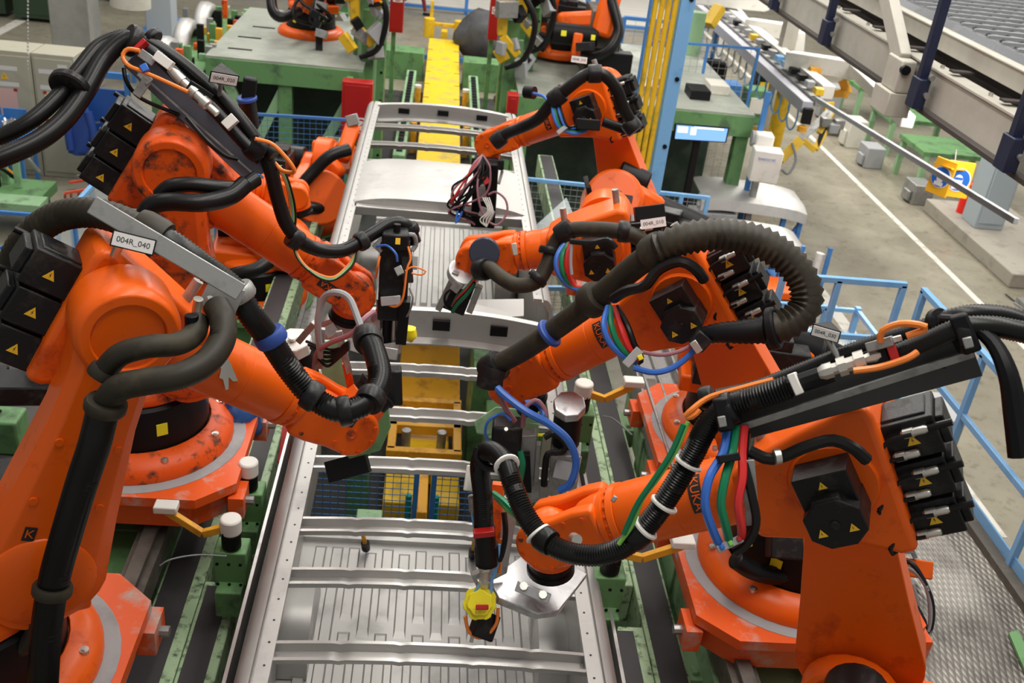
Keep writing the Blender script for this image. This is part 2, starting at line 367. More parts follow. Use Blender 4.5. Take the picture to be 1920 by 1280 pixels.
    # carriage / pedestal
    if floor=='carriage':
        b=MB(); Mc=MBs if False else frame(B,(1,0,0),UPV)
        hexp=[(-.72,-.5),(-.5,-.7),(.5,-.7),(.72,-.5),(.72,.5),(.5,.7),(-.5,.7),(-.72,.5)]
        b.prism(hexp,-.07,0,Mc,'z'); b.m=1; b.lathe([(.68,0),(.68,.004),(.6,.004)],Mc,40); b.m=0
        b.prism([(x*.92,y*.92) for x,y in hexp],-.26,-.07,Mc,'z')
        for s in(-1,1):
            for t in(-.45,.45): b.box((s*.72,t,-.17),(.1,.2,.16),Mc)
        b.build('carriage_plate',[ORF,GYP],root,.008)
        for s in(-1,1):
            for t in(-.45,.45): MB().cyl(Mc@V((s*.77,t,-.17)),Mc@V((s*.82,t,-.17)),.03,n=8).build('guide_bolt',GALV,root)
    elif floor=='pedestal':
        b=MB(); Mc=frame(B,(1,0,0),UPV); b.lathe([(.66,-.0),(.66,-.06),(.6,-.07),(.6,-ped+.06),(.7,-ped+.05),(.7,-ped)],Mc,32); b.build('pedestal',GR,root)
    return r
def hose_part(r,name,pts,rad,mt,ribbed=True,pitch=.014,amp=.14,parent=None,r2=None,n=16):
    """pts: (px,py,depth) measured positions"""
    q=[D(*p) for p in pts]; b=MB()
    if ribbed: b.hose(q,rad,pitch,amp,n,r2)
    else: b.tube(q,rad,10)
    return b.build(name,mt,parent or r.root,ang=80 if ribbed else 35)
def collar(r,name,p,q,rad,w,mt=BK,lug=True):
    """clamp collar at measured point p, axis towards q"""
    a=D(*p); d=(D(*q)-a).normalized(); M=frame(a,d); b=MB(); b.lx([(-w/2,rad*.95),(-w/2,rad*1.18),(-w*.3,rad*1.28),(w*.3,rad*1.28),(w/2,rad*1.18),(w/2,rad*.95)],M,20)
    return b.build(name,mt,r.root)
def wrap_logo(r,x,up_hint,ang=0,along=False,w=.17,h=.06,flip=1,R=.152):
    """brand plate on the forearm tube, centred at distance x; text runs round the tube"""
    ax=r.n3@V((1,0,0)); ax.normalize(); o=r.MA@V((x,0,0)); n=CC-o; n=(n-ax*n.dot(ax)).normalized(); n=Matrix.Rotation(ang,3,ax)@n
    c=o+n*R
    yv=ax*flip; xv=yv.cross(n).normalized()
    M=Matrix((xv,yv,n)).transposed().to_4x4(); M.translation=c
    b=MB(); K=10; rr=[]
    for k in range(K+1):
        a=(-w/2+w*k/K)/R; rr.append([V((math.sin(a)*(R+.001),-h/2,math.cos(a)*(R+.001)-R)),V((math.sin(a)*(R+.001),h/2,math.cos(a)*(R+.001)-R)),V((math.sin(a)*(R-.002),h/2,math.cos(a)*(R-.002)-R)),V((math.sin(a)*(R-.002),-h/2,math.cos(a)*(R-.002)-R))])
    b.rings(rr,M=M); pl=b.build('logo_plate',INK,r.root)
    textmesh('KUKA',h*.95,M@TR(0,0,.0015),OR,pl,'logo_letters',wrap=R)
def roof_sign(r,c,size,txt,n,up=(0,0,1),post=None,full=True):
    """triangular robot number sign"""
    n=V(n).normalized(); x=V(up).cross(n).normalized(); y=n.cross(x); M=Matrix((x,y,n)).transposed().to_4x4(); M.translation=c
    w,h=size; b=MB(); b.rings([[V((-w/2,h/2,0)),V((w/2,h/2,0)),V((0,h/2,-w*.8))],[V((-w/2,-h/2,0)),V((w/2,-h/2,0)),V((0,-h/2,-w*.8))]],M=M)
    s=b.build('number_sign',BK,r.root,.002)
    plate(M@V((0,0,.003)),n,up,w*.9,h*.78,SIGN,s,'sign_face',.002,txt,INK,h*.62)
    if post is not None: MB().tube([M@V((0,-h*.4,-w*.3)),V(post)],.012,8).build('sign_post',GALV,s)
    return s
R_=math.radians
F1=(D(715,735,5.25)-D(650,795,5.28))
r1=robot((-2.048,3.705,3.0,.409,1.2,-.601,1.357),'orange welding robot, frontmost on the left, with big brown hose loop above its motors',flange=(D(725,720,5.3)-D(650,795,5.28)))
r3=robot((-1.815,5.871,2.93,.125,1.593,-.622,1.385),'scuffed orange welding robot, second on the left, two black hoses swinging off left',orm=ORD,flange=(D(640,620,6.85)-D(664,544,6.65)))
r2=robot((2.411,3.078,2.891,2.739,1.257,-.609,1.443),'orange welding robot, frontmost on the right, hose tray toned shade-dark on top',cyl=False,flange=(D(1032,1085,5.0)-D(1032,998,4.85)))
r4=robot((2.487,4.966,2.829,2.778,1.004,-.723,1.371),'orange welding robot, second on the right, with fat ribbed brown hose arching behind its motors',flange=(D(1010,770,6.75)-D(960,715,6.61)))
r7=robot((2.614,6.792,2.654,2.965,.704,-.264,1.01),'orange welding robot with level forearm and round black wrist cap, third on the right side',flange=(D(870,520,7.9)-D(891,479,7.8)))
r6=robot((2.313,9.295,2.654,2.731,1.157,-.508,1.213),'orange welding robot, fourth on the right, its cable-wrapped gun hanging over the silver cab roof',flange=(D(912,320,10.4)-D(920,267,10.33)))
r8=robot((-1.86,10.3,1.8,.1,2.5,-.15,1.15),'orange welding robot on round green pedestal behind the second left robot',floor='pedestal',ped=1.8,orm=OR,detail=1,cyl=False,flange=(.3,0,-1))
r5=robot((-1.66,12.7,1.76,1.45,-.3,-.3,1.0),'orange welding robot on round green pedestal beside the red cabinet, forearm raised behind silver body',floor='pedestal',ped=1.8,detail=1,cyl=False,flange=(.2,0,1),motors=False)
r9=robot((-2.327,19.18,2.77,-1.05,.577,-.078,1.099),'orange welding robot standing on the green steel table at top centre',floor=None,detail=1,cyl=False,flange=(.2,0,-1),group='robots on the far green tables')
r10=robot((2.281,19.232,2.831,3.031,2.0,.205,1.018),'orange robot with horizontal black cylinder on the far green table beside the blue column',floor=None,detail=1,flange=(-.2,0,-1),group='robots on the far green tables')
# ======================= SETTING =======================
def floor_mat():
    M=bpy.data.materials.new('worn_concrete_floor'); M.use_nodes=True; nt=M.node_tree; b=nt.nodes['Principled BSDF']; L=nt.links.new
    tc=nt.nodes.new('ShaderNodeTexCoord')
    def nz(sc,det=8,ro=.6):
        n=nt.nodes.new('ShaderNodeTexNoise'); n.inputs['Scale'].default_value=sc; n.inputs['Detail'].default_value=det; n.inputs['Roughness'].default_value=ro; L(tc.outputs['Object'],n.inputs['Vector']); return n
    def ramp(src,a,b_,c1,c2):
        r=nt.nodes.new('ShaderNodeValToRGB'); r.color_ramp.elements[0].position=a; r.color_ramp.elements[1].position=b_; r.color_ramp.elements[0].color=(*c1,1); r.color_ramp.elements[1].color=(*c2,1); L(src,r.inputs[0]); return r
    r1=ramp(nz(.5).outputs['Fac'],.35,.65,(.20,.18,.135),(.30,.275,.21))
    r2=ramp(nz(5,10,.75).outputs['Fac'],.33,.47,(.45,.43,.4),(1,1,1))
    m=nt.nodes.new('ShaderNodeMixRGB'); m.blend_type='MULTIPLY'; m.inputs[0].default_value=.8; L(r1.outputs[0],m.inputs[1]); L(r2.outputs[0],m.inputs[2]); L(m.outputs[0],b.inputs['Base Color'])
    r3=ramp(nz(1.3,6).outputs['Fac'],.35,.7,(.22,)*3,(.5,)*3); L(r3.outputs[0],b.inputs['Roughness']); b.inputs['Specular IOR Level'].default_value=.6
    return M
def struct(o,k='structure'): o['kind']=k; return o
struct(MB().box((-2,22,-.1),(46,56,.2)).build('floor',floor_mat()))
WALLM=mat('hall_wall',(.42,.43,.42),.7,0,(.33,.34,.34),.6,.5)
struct(MB().box((-2,50.1,6),(46,.2,12)).build('wall_back',WALLM))
struct(MB().box((-25.1,22,6),(.2,56,12)).build('wall_left',WALLM)); struct(MB().box((21.1,22,6),(.2,56,12)).build('wall_right',WALLM))
LINE=mat('white_floor_paint',(.62,.6,.54),.5,0,(.35,.32,.26),3,.4)
struct(MB().box((9.83,24,.003),(.13,42,.006)).build('trim_1',LINE)); struct(MB().box((-11.68,30,.003),(.3,30,.006)).build('trim_2',LINE)); struct(MB().box((6.9,13.5,.003),(.22,9,.006)).build('trim_3',LINE))
# ======================= SHUTTLE BEAMS BETWEEN ROBOTS AND BODY =======================
def strip(x0,x1,y0,y1,z0,z1,b): b.box(((x0+x1)/2,(y0+y1)/2,(z0+z1)/2),(x1-x0,y1-y0,z1-z0)); return b
def beam(x0,x1,y0,y1,z,mx0,mx1,label):
    r=E('walkway_beam',((x0+x1)/2,y0,z-.34),label,'beam','green beams with dark treads beside the body')
    b=MB(); strip(x0,x1,y0,y1,z-.34,z,b); b.build('steel_beam',GRW,r,.008)
    strip(mx0,mx1,y0+.05,y1-.05,z+.001,z+.009,MB()).build('rubber_tread',MATM,r)
    return r
beam(-1.58,-1.30,2.6,15,2.2,-1.56,-1.375,'long green beam with dark tread, left of the body, outer one')
beam(-1.295,-1.06,2.6,5.25,2.2,-1.27,-1.12,'short green beam with dark tread at the bottom left of the body')
beam(-1.29,-1.06,5.65,8.8,2.2,-1.26,-1.12,'green beam with dark tread behind the left clamp brackets')
beam(1.64,1.87,2.6,15,2.2,1.67,1.85,'long green beam with dark tread, right of the body, outer one')
beam(1.38,1.635,2.6,5.0,2.2,1.42,1.56,'short green beam with dark tread at the bottom right of the body')
beam(1.38,1.635,5.4,8.8,2.2,1.42,1.56,'green beam with dark tread behind the right clamp brackets')
def simple(name,label,cat,fn,m,bevel=0,group=None,kind=None,**k):
    b=MB(); fn(b); o=b.build(name,m,None,bevel,**k); recentre(o); 
    if kind: o['kind']=kind
    return T(o,label,cat,group)
for (x,lab) in((-2.22,'brown-grey guide rail, outer one under the left robots'),(-1.62,'brown-grey guide rail on the body side of the left robots'),(2.06,'brown-grey guide rail on the body side of the right robots'),(2.85,'brown-grey guide rail, outer one under the right robots')):
    simple('guide_rail',lab,'rail',lambda b:(strip(x-.09,x+.09,2.3,7.6,2.40,2.58,b),strip(x-.045,x+.045,2.3,7.6,2.58,2.63,b)),GYR,.006,'robot guide rails')
for (x0,x1,lab,m) in((-2.5,-1.72,'wide teal-green machine bed under the left robot rails',GR),(1.95,3.0,'wide pale green machine bed under the right robot rails',GRL)):
    simple('machine_bed',lab,'machine bed',lambda b:(strip(x0,x1,2.2,7.9,2.05,2.38,b),[strip(x0-.02,x1+.02,y,y+.12,0,2.39,b) for y in(2.6,4.1,5.5,7.0)]),m,.01)
for i,y in enumerate((3.2,4.55,6.1,7.4)):
    for sx,x0,x1 in((0,-1.73,-1.57),(1,1.86,1.96)):
        simple('cross_bracket','small green bracket plate '+('left' if sx==0 else 'right')+' of the body, '+('nearest the camera','beside the first clamp','beside the second clamp','farthest along the beams')[i],'bracket',lambda b:(strip(x0,x1,y,y+.3,2.02,2.2,b),strip(x0+.03,x1-.03,y+.04,y+.1,2.2,2.23,b)),GRL,.006,'cross brackets of the green beams')
# steel trough right of beams
simple('cable_trough','long grey sheet steel cable trough beyond the right beams','trough',lambda b:(strip(1.95,2.3,6.2,9.6,2.3,2.62,b),strip(1.98,2.0,6.2,9.6,2.62,2.68,b),strip(2.12,2.14,6.2,9.6,2.62,2.66,b),strip(2.28,2.3,6.2,9.6,2.62,2.72,b)),GALV,.005)
simple('cable_trough','pale aluminium trough behind the left robots beside the green pedestals','trough',lambda b:(strip(-1.35,-1.0,7.6,12,1.6,1.78,b),strip(-1.3,-1.25,7.6,12,1.78,1.82,b),strip(-1.1,-1.05,7.6,12,1.78,1.82,b)),GALV,.005)
# right robot platform with chequer plate
def checker():
    M=bpy.data.materials.new('chequer_plate'); M.use_nodes=True; nt=M.node_tree; b=nt.nodes['Principled BSDF']; L=nt.links.new
    tc=nt.nodes.new('ShaderNodeTexCoord'); b.inputs['Metallic'].default_value=.55; b.inputs['Roughness'].default_value=.42
    w1=[]
    for rot in(.785,-.785):
        mp=nt.nodes.new('ShaderNodeMapping'); mp.inputs['Rotation'].default_value=(0,0,rot); mp.inputs['Scale'].default_value=(1,.35,1); L(tc.outputs['Object'],mp.inputs[0])
        v=nt.nodes.new('ShaderNodeTexVoronoi'); v.inputs['Scale'].default_value=34; v.inputs['Randomness'].default_value=0; L(mp.outputs[0],v.inputs['Vector']); w1.append(v)
    mn=nt.nodes.new('ShaderNodeMath'); mn.operation='MINIMUM'; L(w1[0].outputs['Distance'],mn.inputs[0]); L(w1[1].outputs['Distance'],mn.inputs[1])
    bp=nt.nodes.new('ShaderNodeBump'); bp.inputs['Strength'].default_value=.9; bp.inputs['Distance'].default_value=.01; bp.invert=True; L(mn.outputs[0],bp.inputs['Height']); L(bp.outputs[0],b.inputs['Normal'])
    n=nt.nodes.new('ShaderNodeTexNoise'); n.inputs['Scale'].default_value=1.6; n.inputs['Detail'].default_value=8; L(tc.outputs['Object'],n.inputs['Vector'])
    r=nt.nodes.new('ShaderNodeValToRGB'); r.color_ramp.elements[0].position=.38; r.color_ramp.elements[1].position=.6; r.color_ramp.elements[0].color=(.1,.09,.08,1); r.color_ramp.elements[1].color=(.3,.28,.25,1); L(n.outputs['Fac'],r.inputs[0]); L(r.outputs[0],b.inputs['Base Color'])
    return M
rp=E('robot_platform',(3.65,2,2.4),'raised platform of grey chequer plate behind the right robots','platform')
strip(3.0,4.24,1.6,7.7,2.5,2.6,MB()).build('chequer_deck',checker(),rp)
strip(4.12,4.24,1.6,7.7,2.6,2.66,MB()).build('kerb',GYR,rp); strip(3.02,4.2,7.55,7.68,2.6,2.64,MB()).build('kerb',GYR,rp)
for y in(2,4.7,7.4):
    for x in(3.1,4.1): strip(x-.06,x+.06,y-.06,y+.06,0,2.5,MB()).build('leg',GYP,rp)
# blue railings
def railing(pts,z,posts,label,m=BLL,mid=True,toe=True,h=1.1,w=.05,name='guard_railing',parent=None):
    a,b_=V((*pts[0],z)),V((*pts[1],z)); d=(b_-a).normalized(); r=E(name,(a+b_)/2,label,'railing')
    def bar(z0,ww,tt,nm): MB().bar(a+UPV*z0,b_+UPV*z0,tt,ww).build(nm,m,r,.004)
    bar(h,w,w,'top_rail'); 
    if mid: bar(h*.52,w,w*.8,'mid_rail')
    if toe: bar(.07,.15,.015,'toe_board')
    for t in posts: p=a.lerp(b_,t); MB().bar(p,p+UPV*h,w,w,(1,0,0)).build('post',m,r,.004)
    return r
railing(((4.22,1.6),(4.22,7.55)),2.6,(.06,.2,.42,.62,.81,.995),'long light blue railing along the outer edge of the robot platform')
railing(((3.02,7.62),(4.1,7.62)),2.6,(.0,.45,.98),'short light blue railing at the far end of the robot platform')
railing(((2.9,9.4),(4.3,9.4)),1.5,(.02,.5,.98),'light blue railing behind the platform end, seen under the ribbed hose')
# ======================= SILVER BODIES =======================
def side_panel(x,s,y0,y1,parent,zt=3.0):
    pr=[(-.045,0),(.03,0),(.034,-.03),(.046,-.03),(.05,-.004),(.085,-.012),(.12,-.05),(.145,-.13),(.16,-.42),(.17,-1.6),(.14,-1.6),(.135,-.42),(.11,-.14),(.07,-.07),(.01,-.06),(-.045,-.03)]
    R=[]; N=14
    for i in range(N+1):
        y=y0+(y1-y0)*i/N; R.append([V((x+s*a,y,zt+c)) for a,c in pr])
    b=MB().rings(R,M=None); b.m=1
    n=int((y1-y0)/.16)
    for i in range(n): yy=y0+.1+i*.16; b.cyl((x-.01*s,yy,zt),(x-.01*s,yy,zt+.0015),.007,n=8)
    return b.build('side_rail_panel',[STP,INK],parent,ang=50)
def bow(y,x0,x1,parent,zt=2.99,w=.15,name='roof_bow',arch=.03,hole=False):
    N=48; prof=[(-.5,.0),(-.33,.0),(-.26,-.035),(.26,-.035),(.33,.0),(.5,.0),(.5,-.006),(.34,-.008),(.27,-.043),(-.27,-.043),(-.34,-.008),(-.5,-.006)]
    prof=[(-.5,0),(-.36,0),(-.30,-.05),(.22,-.05),(.28,0),(.42,0),(.46,-.045),(.5,-.045),(.5,-.052),(.44,-.052),(.40,-.006),(.29,-.006),(.23,-.057),(-.31,-.057),(-.37,-.006),(-.5,-.006)]
    R=[]
    for i in range(N+1):
        t=i/N; x=x0+(x1-x0)*t; z=zt+arch*(1-(2*t-1)**2)-(.007 if any(abs(t-c)<.012 for c in(.2,.4,.62,.82)) else 0)
        R.append([V((x,y+w*a,z+c)) for a,c in prof])
    b=MB().rings(R)
    return b.build(name,ST,parent,ang=25)
def pan(x0,x1,y0,y1,z,parent,stag=True):
    r=MB(); r.box(((x0+x1)/2,(y0+y1)/2,z-.02),(x1-x0,y1-y0,.02)); n=int((x1-x0-.3)/.135)
    for i in range(n):
        x=x0+.2+i*.135; cut=(y1-1.0-.16*(i%2)) if stag else None; segs=[(y0+.05,y1-.12)]
        if stag and 1<i<n-1: segs=[(y0+.05,cut-.06),(cut+.05,y1-.12-.05*(i%2))]
        for a,c in segs: 
            v=[(x-.046,a),(x+.046,a),(x+.046,c),(x-.046,c)]; w=[(x-.034,a+.05),(x+.034,a+.05),(x+.034,c-.05),(x-.034,c-.05)]
            r.rings([[V((p,q,z-.011)) for p,q in v],[V((p,q,z+.016)) for p,q in w]])
    r.box(((x0+x1)/2,y1-.03,z+.01),(x1-x0,.07,.05))
    return r.build('floor_pan',STP,parent,ang=20)
def arch(x,s,yc,z,parent,w=.3,l=.42,h=.42):
    R=[]; N=22
    for j in range(9):
        t=j/8; xx=x+s*(w*(1-t)) ; k=1 if t<.75 else math.cos((t-.75)/.25*math.pi/2)*.25+.75
        R.append([V((xx,yc+l*k*math.cos(math.pi*i/N),z+h*k*math.sin(math.pi*i/N))) for i in range(N+1)])
    return MB().rings(R).build('wheel_arch',ST,parent,ang=50)
nb=E('van_body',(.2,5.4,1.4),'near unpainted silver van body shell, its roof open with bare cross bows','van body','silver van bodies')
side_panel(-.67,-1,2.4,7.75,nb); side_panel(1.05,1,2.4,7.6,nb)
for y in(7.06,6.52,5.9,5.28,4.72,4.2,3.45): pass
for y in(6.88,6.24,5.61,4.96,4.5,3.93,3.2): bow(y-.03,-.64,1.03,nb)
def header(y,x0,x1,parent,zt,w=.42,wedge=.045,sag=.05,hh=.2):
    R=[]; N=30
    for i in range(N+1):
        t=i/N; x=x0+(x1-x0)*t; z=zt+wedge*(1-(2*t-1)**2); yy=y+sag*(1-(2*t-1)**2)
        R.append([V((x,yy+a,z+c)) for a,c in((-.10,-hh-.012),(-.10,-hh),(.0,-hh+.01),(.015,-.0),(.06,.012),(.085,-.0),(.085,-.02),(.03,-.02),(.012,-hh-.012))])
    b=MB().rings(R); b.m=1
    for t in(.2,.5,.8): x=x0+(x1-x0)*t; z=zt+wedge*(1-(2*t-1)**2); b.box((x,y+sag*.9,z-hh*.45),(.15,.05,hh*.35))
    return b.build('roof_header',[ST,BKM],parent,ang=25)
header(7.72,-.64,1.03,nb,3.0,.3,hh=.26)
pan(-.86,1.24,2.4,6.62,1.5,nb); arch(-.9,1,5.5,1.5,nb); arch(1.28,-1,5.3,1.5,nb)
arch(-.9,1,3.9,1.5,nb,.34,.5,.5)
strip(-.9,-.88,2.4,6.6,1.5,2.75,MB()).build('inner_side_wall',ST,nb); strip(1.26,1.28,2.4,6.6,1.5,2.75,MB()).build('inner_side_wall',ST,nb)
b=MB()
for i in range(6): b.lx([(0,.028),(.004,.028)],frame((1.255,3.0+i*.6,2.35),(-1,0,0)),14)
b.build('panel_hole',BKM,nb)
fb=E('van_body',(.18,11,1.4),'far unpainted silver van body shell with a smooth cab roof panel','van body','silver van bodies')
side_panel(-.78,-1,8.3,14.0,fb,3.08); side_panel(1.05,1,8.1,14.0,fb,3.08)
for y in(12.9,12.15,11.45): bow(y,-.75,1.02,fb,3.08,.17)
header(13.75,-.76,1.03,fb,3.1,.5)
R=[]; N=20
for i in range(N+1):
    t=i/N; x=-.76+1.79*t; R.append([V((x,10.1+1.3*k/8,3.09+.09*(1-(2*t-1)**4)*(1 if 0<k<8 else .8)+(.006 if (.28<t<.75 and 4<k<8) else 0))) for k in range(9)]+[V((x,11.4,3.05)),V((x,10.1,3.05))])
MB().rings(R).build('cab_roof_panel',STP,fb,ang=40)
strip(-.76,1.02,10.0,10.1,2.98,3.08,MB()).build('roof_edge_frame',ST,fb,.01)
pan(-.7,1.1,10.9,13.6,1.5,fb,False); arch(-.85,1,11.7,1.5,fb); arch(1.2,-1,11.6,1.5,fb)
MB().poly([PY(860,562,8.4),PY(982,560,8.4),PY(982,592,8.0),PY(862,600,8.0)],.02).build('rear_cross_panel',STP,fb)
# ======================= FIXTURES SEEN THROUGH THE BODY =======================
yf=E('lifting_fixture',(.15,8.7,0),'yellow lifting fixture frame seen down through the open roof of the near body','fixture')
dy=1.15
b=MB()
for a,c in(((-.25,9.4),(.55,9.4)),((-.25,8.9),(.55,8.9)),((-.25,8.4),(.55,8.4)),((-.2,8.4),(-.2,9.4)),((.5,8.4),(.5,9.4))): b.bar((a[0],a[1]+.45,.8),(c[0],c[1]+.45,.8),.09,.12)
b.build('frame',YEO,yf,.008)
for x0,x1 in((-.24,.08),(.24,.54)): strip(x0,x1,8.25,8.75,.1,.62,MB()).build('yellow_block',YE,yf,.015)
strip(-.1,.42,9.0,9.8,.3,.68,MB()).build('center_block',YE,yf,.02)
for x in(-.05,.33): MB().cyl((x,9.15,.68),(x,9.15,.9),.05).build('guide_pin',GALV,yf)
strip(.1,.2,7.5,8.15,.2,1.1,MB()).build('orange_post',YEO,yf,.01)
strip(-.2,.55,10.1,12.2,.5,.62,MB()).build('yellow_plate',YEO,yf,.01)
for i,x in enumerate((.02,.28)): MB().cyl((x,7.75,.5),(x,7.75,1.1),.03).build('gas_spring',mat('teal',(.0,.3,.22),.4),yf)
for (a,c) in (((905,1010),(912,1045)),):
    pass
y2=E('yellow_clamp',P(680,1010,1.6),'small yellow clamp finger with black tip over the left part of the silver floor','clamp','yellow clamp fingers')
MB().bar(P(678,992,1.75),P(685,1020,1.6),.04,.03).build('finger',YEO,y2,.004); MB().cyl(P(685,1018,1.62),P(686,1028,1.53),.035).build('tip',BKM,y2)
y3=E('yellow_clamp',P(885,1030,1.6),'small yellow clamp finger with black tip beside the hanging gun','clamp','yellow clamp fingers')
MB().bar(P(890,1010,1.75),P(888,1033,1.6),.04,.03).build('finger',YEO,y3,.004); MB().cyl(P(887,1032,1.62),P(886,1042,1.53),.035).build('tip',BKM,y3)
# fence in the pit
def mesh_fence(a,b_,z0,z1,label,m=BL,wm=None,pitch=.06,name='mesh_fence',posts=(0,1),cat='fence',group=None,hz=None,fr=.045):
    a=V((*a,0)); b_=V((*b_,0)); L=(b_-a).length; d=(b_-a)/L; r=E(name,(a+b_)/2+UPV*z0,label,cat,group)
    MB().bar(a+UPV*z1,b_+UPV*z1,fr,fr).build('top_rail',m,r,.003); MB().bar(a+UPV*(z0+.08),b_+UPV*(z0+.08),fr,fr).build('bottom_rail',m,r,.003)
    for t in posts: p=a+d*L*t; MB().bar(p+UPV*z0,p+UPV*(z1+.02),fr*1.1,fr*1.1,(1,0,0)).build('post',m,r,.003)
    b=MB(); n=int(L/pitch); 
    for i in range(1,n): p=a+d*L*i/n; b.bar(p+UPV*(z0+.08),p+UPV*z1,.006,.006,(1,0,0))
    k=int((z1-z0)/(hz or pitch))
    for i in range(1,k): z=z0+.08+(z1-z0-.08)*i/k; b.bar(a+UPV*z,b_+UPV*z,.006,.006)
    b.build('wire_mesh',wm or m,r); return r
yF=P(740,882,1.5).y
mesh_fence((-.98,yF),(.08,yF),0,1.5,'blue wire mesh fence under the near body, left of the orange post',posts=(0,1),pitch=.07)
mesh_fence((.24,yF),(1.15,yF),0,1.5,'blue wire mesh fence under the near body, right of the orange post',posts=(0,1),pitch=.07)
gb=simple('fixture_post','pale green square post under the near body beside the mesh fence','post',lambda b:strip(-.42,-.2,6.9,7.1,0,1.42,b),GRL,.01)
simple('fixture_post','dark green square column under the near body behind the mesh fence','post',lambda b:strip(-.62,-.4,8.4,8.7,0,1.3,b),GR,.01)
simple('fixture_post','dark green column under the near body right of the yellow blocks','post',lambda b:strip(.75,1.0,8.2,8.9,0,1.5,b),GR,.01)
simple('fixture_post','green column at the right side of the yellow lifting fixture','post',lambda b:strip(.62,.8,9.3,10.2,0,1.6,b),GR,.01)
# red boards beside the pit
simple('warning_board','narrow red panel standing beside the left side of the near body','panel',lambda b:b.poly([D(533,775,7.6),D(552,778,7.6),D(540,868,7.4),D(520,866,7.4)],.05),RD,.004)
# blue plastic bag
def blob(c,s,seed=1,n=20):
    b=MB(); b.sphere((0,0,0),1,n)
    for i,v in enumerate(b.v): k=1+.28*noise.noise(v*1.8+V((seed,0,0)))+.1*noise.noise(v*6); b.v[i]=V((v.x*s[0]*k,v.y*s[1]*k,v.z*s[2]*k))+V(c)
    return b
o=blob(D(450,775,7.3),(.17,.2,.2),3).build('plastic_bag',BLP,ang=80); recentre(o); T(o,'crumpled blue plastic bag tied over a fitting below the left forearm','bag')
# swing clamps with yellow arms
def swing_clamp(pad,k1,k2,c,d,label):
    Pp=[D(x,y,d) for x,y in(pad,k1,k2,c)]; r=E('swing_clamp',Pp[3]-UPV*.5,label,'clamp','clamps with yellow arms beside the body')
    MB().bar(Pp[0]-UPV*.03,Pp[1],.035,.05).bar(Pp[1],Pp[2],.035,.05).build('yellow_arm',YEO,r,.004)
    MB().box(Pp[0],(.14,.09,.05)).build('pad',WH,r,.008)
    MB().cyl(Pp[3]-UPV*.05,Pp[3]+UPV*.06,.065).build('cap',WH,r,.012)
    b=MB(); b.bar(Pp[2]-UPV*.035,Pp[3]-UPV*.05,.1,.06); b.cyl(Pp[3]-UPV*.16,Pp[3]-UPV*.05,.06); b.build('lever',BKM,r,.006)
    s=.0; b=MB(); q=Pp[3]; b.box(q+V((s,.02,-.30)),(.2,.16,.26)); b.box(q+V((s,-.03,-.5)),(.16,.26,.2)); b.build('green_bracket',GR,r,.01)
    b=MB()
    for dx in(-.07,0,.07):
        for dz in(-.22,-.38): b.cyl(q+V((dx,-.1,dz)),q+V((dx,-.106,dz)),.011,n=8)
    b.build('bolt_holes',BKM,r); return r
swing_clamp((358,838),(410,887),(455,882),(466,878),6.75,'clamp with bent yellow arm and white pad, upper one left of the body')
swing_clamp((312,950),(380,1000),(418,990),(433,985),6.2,'clamp with bent yellow arm and white pad, lower one left of the body')
swing_clamp((1188,716),(1133,748),(1105,738),(1094,730),7.0,'clamp with bent yellow arm and white pad, upper one right of the body')
swing_clamp((1280,1015),(1204,1046),(1168,1038),(1150,1030),6.0,'clamp with bent yellow arm and white pad, lower one right of the body')
simple('air_hose_wire','thin grey wire curving across the left dark tread','wire',lambda b:b.tube([D(300,1060,6.0),D(322,1048,6.0),D(370,1040,6.1),D(425,1042,6.1)],.005,6),GYC)
simple('air_hose_wire','thin grey wire curving across the right dark tread','wire',lambda b:b.tube([D(1130,780,6.6),D(1150,785,6.6),D(1185,815,6.5)],.005,6),GYC)

dk=E('service_deck',(-3.9,5,2.1),'dark steel service deck behind the left robots','platform')
strip(-5.4,-2.55,3.0,9.2,2.1,2.2,MB()).build('deck_plate',mat('dark_steel_deck',(.045,.045,.045),.55,.3,(.08,.075,.07),2,.5),dk)
for x in(-5.2,-2.8):
    for y in(3.4,6.2,9.0): strip(x-.07,x+.07,y-.07,y+.07,0,2.1,MB()).build('leg',GR,dk)
random.seed(31)
for k in range(14):
    x=random.uniform(-3.9,-2.8); y=3.4+k*.36; strip(x-.16,x+.16,y-.12,y+.12,2.2,2.2+random.uniform(.15,.5),MB()).build('valve_unit',random.choice((BKM,BK,GYR,BK,GR)),dk,.02)
    MB().tube([V((x,y,2.5)),V((x-.3,y+.1,2.6)),V((x-.5,y+.2,2.3)),V((x-.9,y+.3,2.22))],.03,8).build('hose',BKS,dk)

simple('shade_plate','dark plate standing in for the shade on the floor under both silver bodies','shade plate',lambda b:strip(-1.25,1.6,2.2,19,0,.06,b),mat('shade_black',(.02,.02,.02),.5,.2,(.05,.045,.04),2,.5),.005)  # black sheet added to paint in the shade below the bodies
# ======================= ROBOT DRESSING: hoses, trays, guns =======================
def G(parent,name,m,a,b_,w,t,bevel=.004,**k):
    A,B_=D(*a),D(*b_); mid=(A+B_)/2
    return MB().bar(A,B_,w,t,(CC-mid).normalized()).build(name,m,parent,bevel,**k)
def GC(parent,name,m,a,b_,r,r2=None,n=18,bevel=0): return MB().cyl(D(*a),D(*b_),r,r2,n).build(name,m,parent,bevel)
def wire(parent,m,pts,r=.008,name='cable'): return MB().tube([D(*p) for p in pts],r,8).build(name,m,parent)
def GP(parent,name,m,pts,th,bevel=.003): return MB().poly([D(*p) for p in pts],th).build(name,m,parent,bevel)
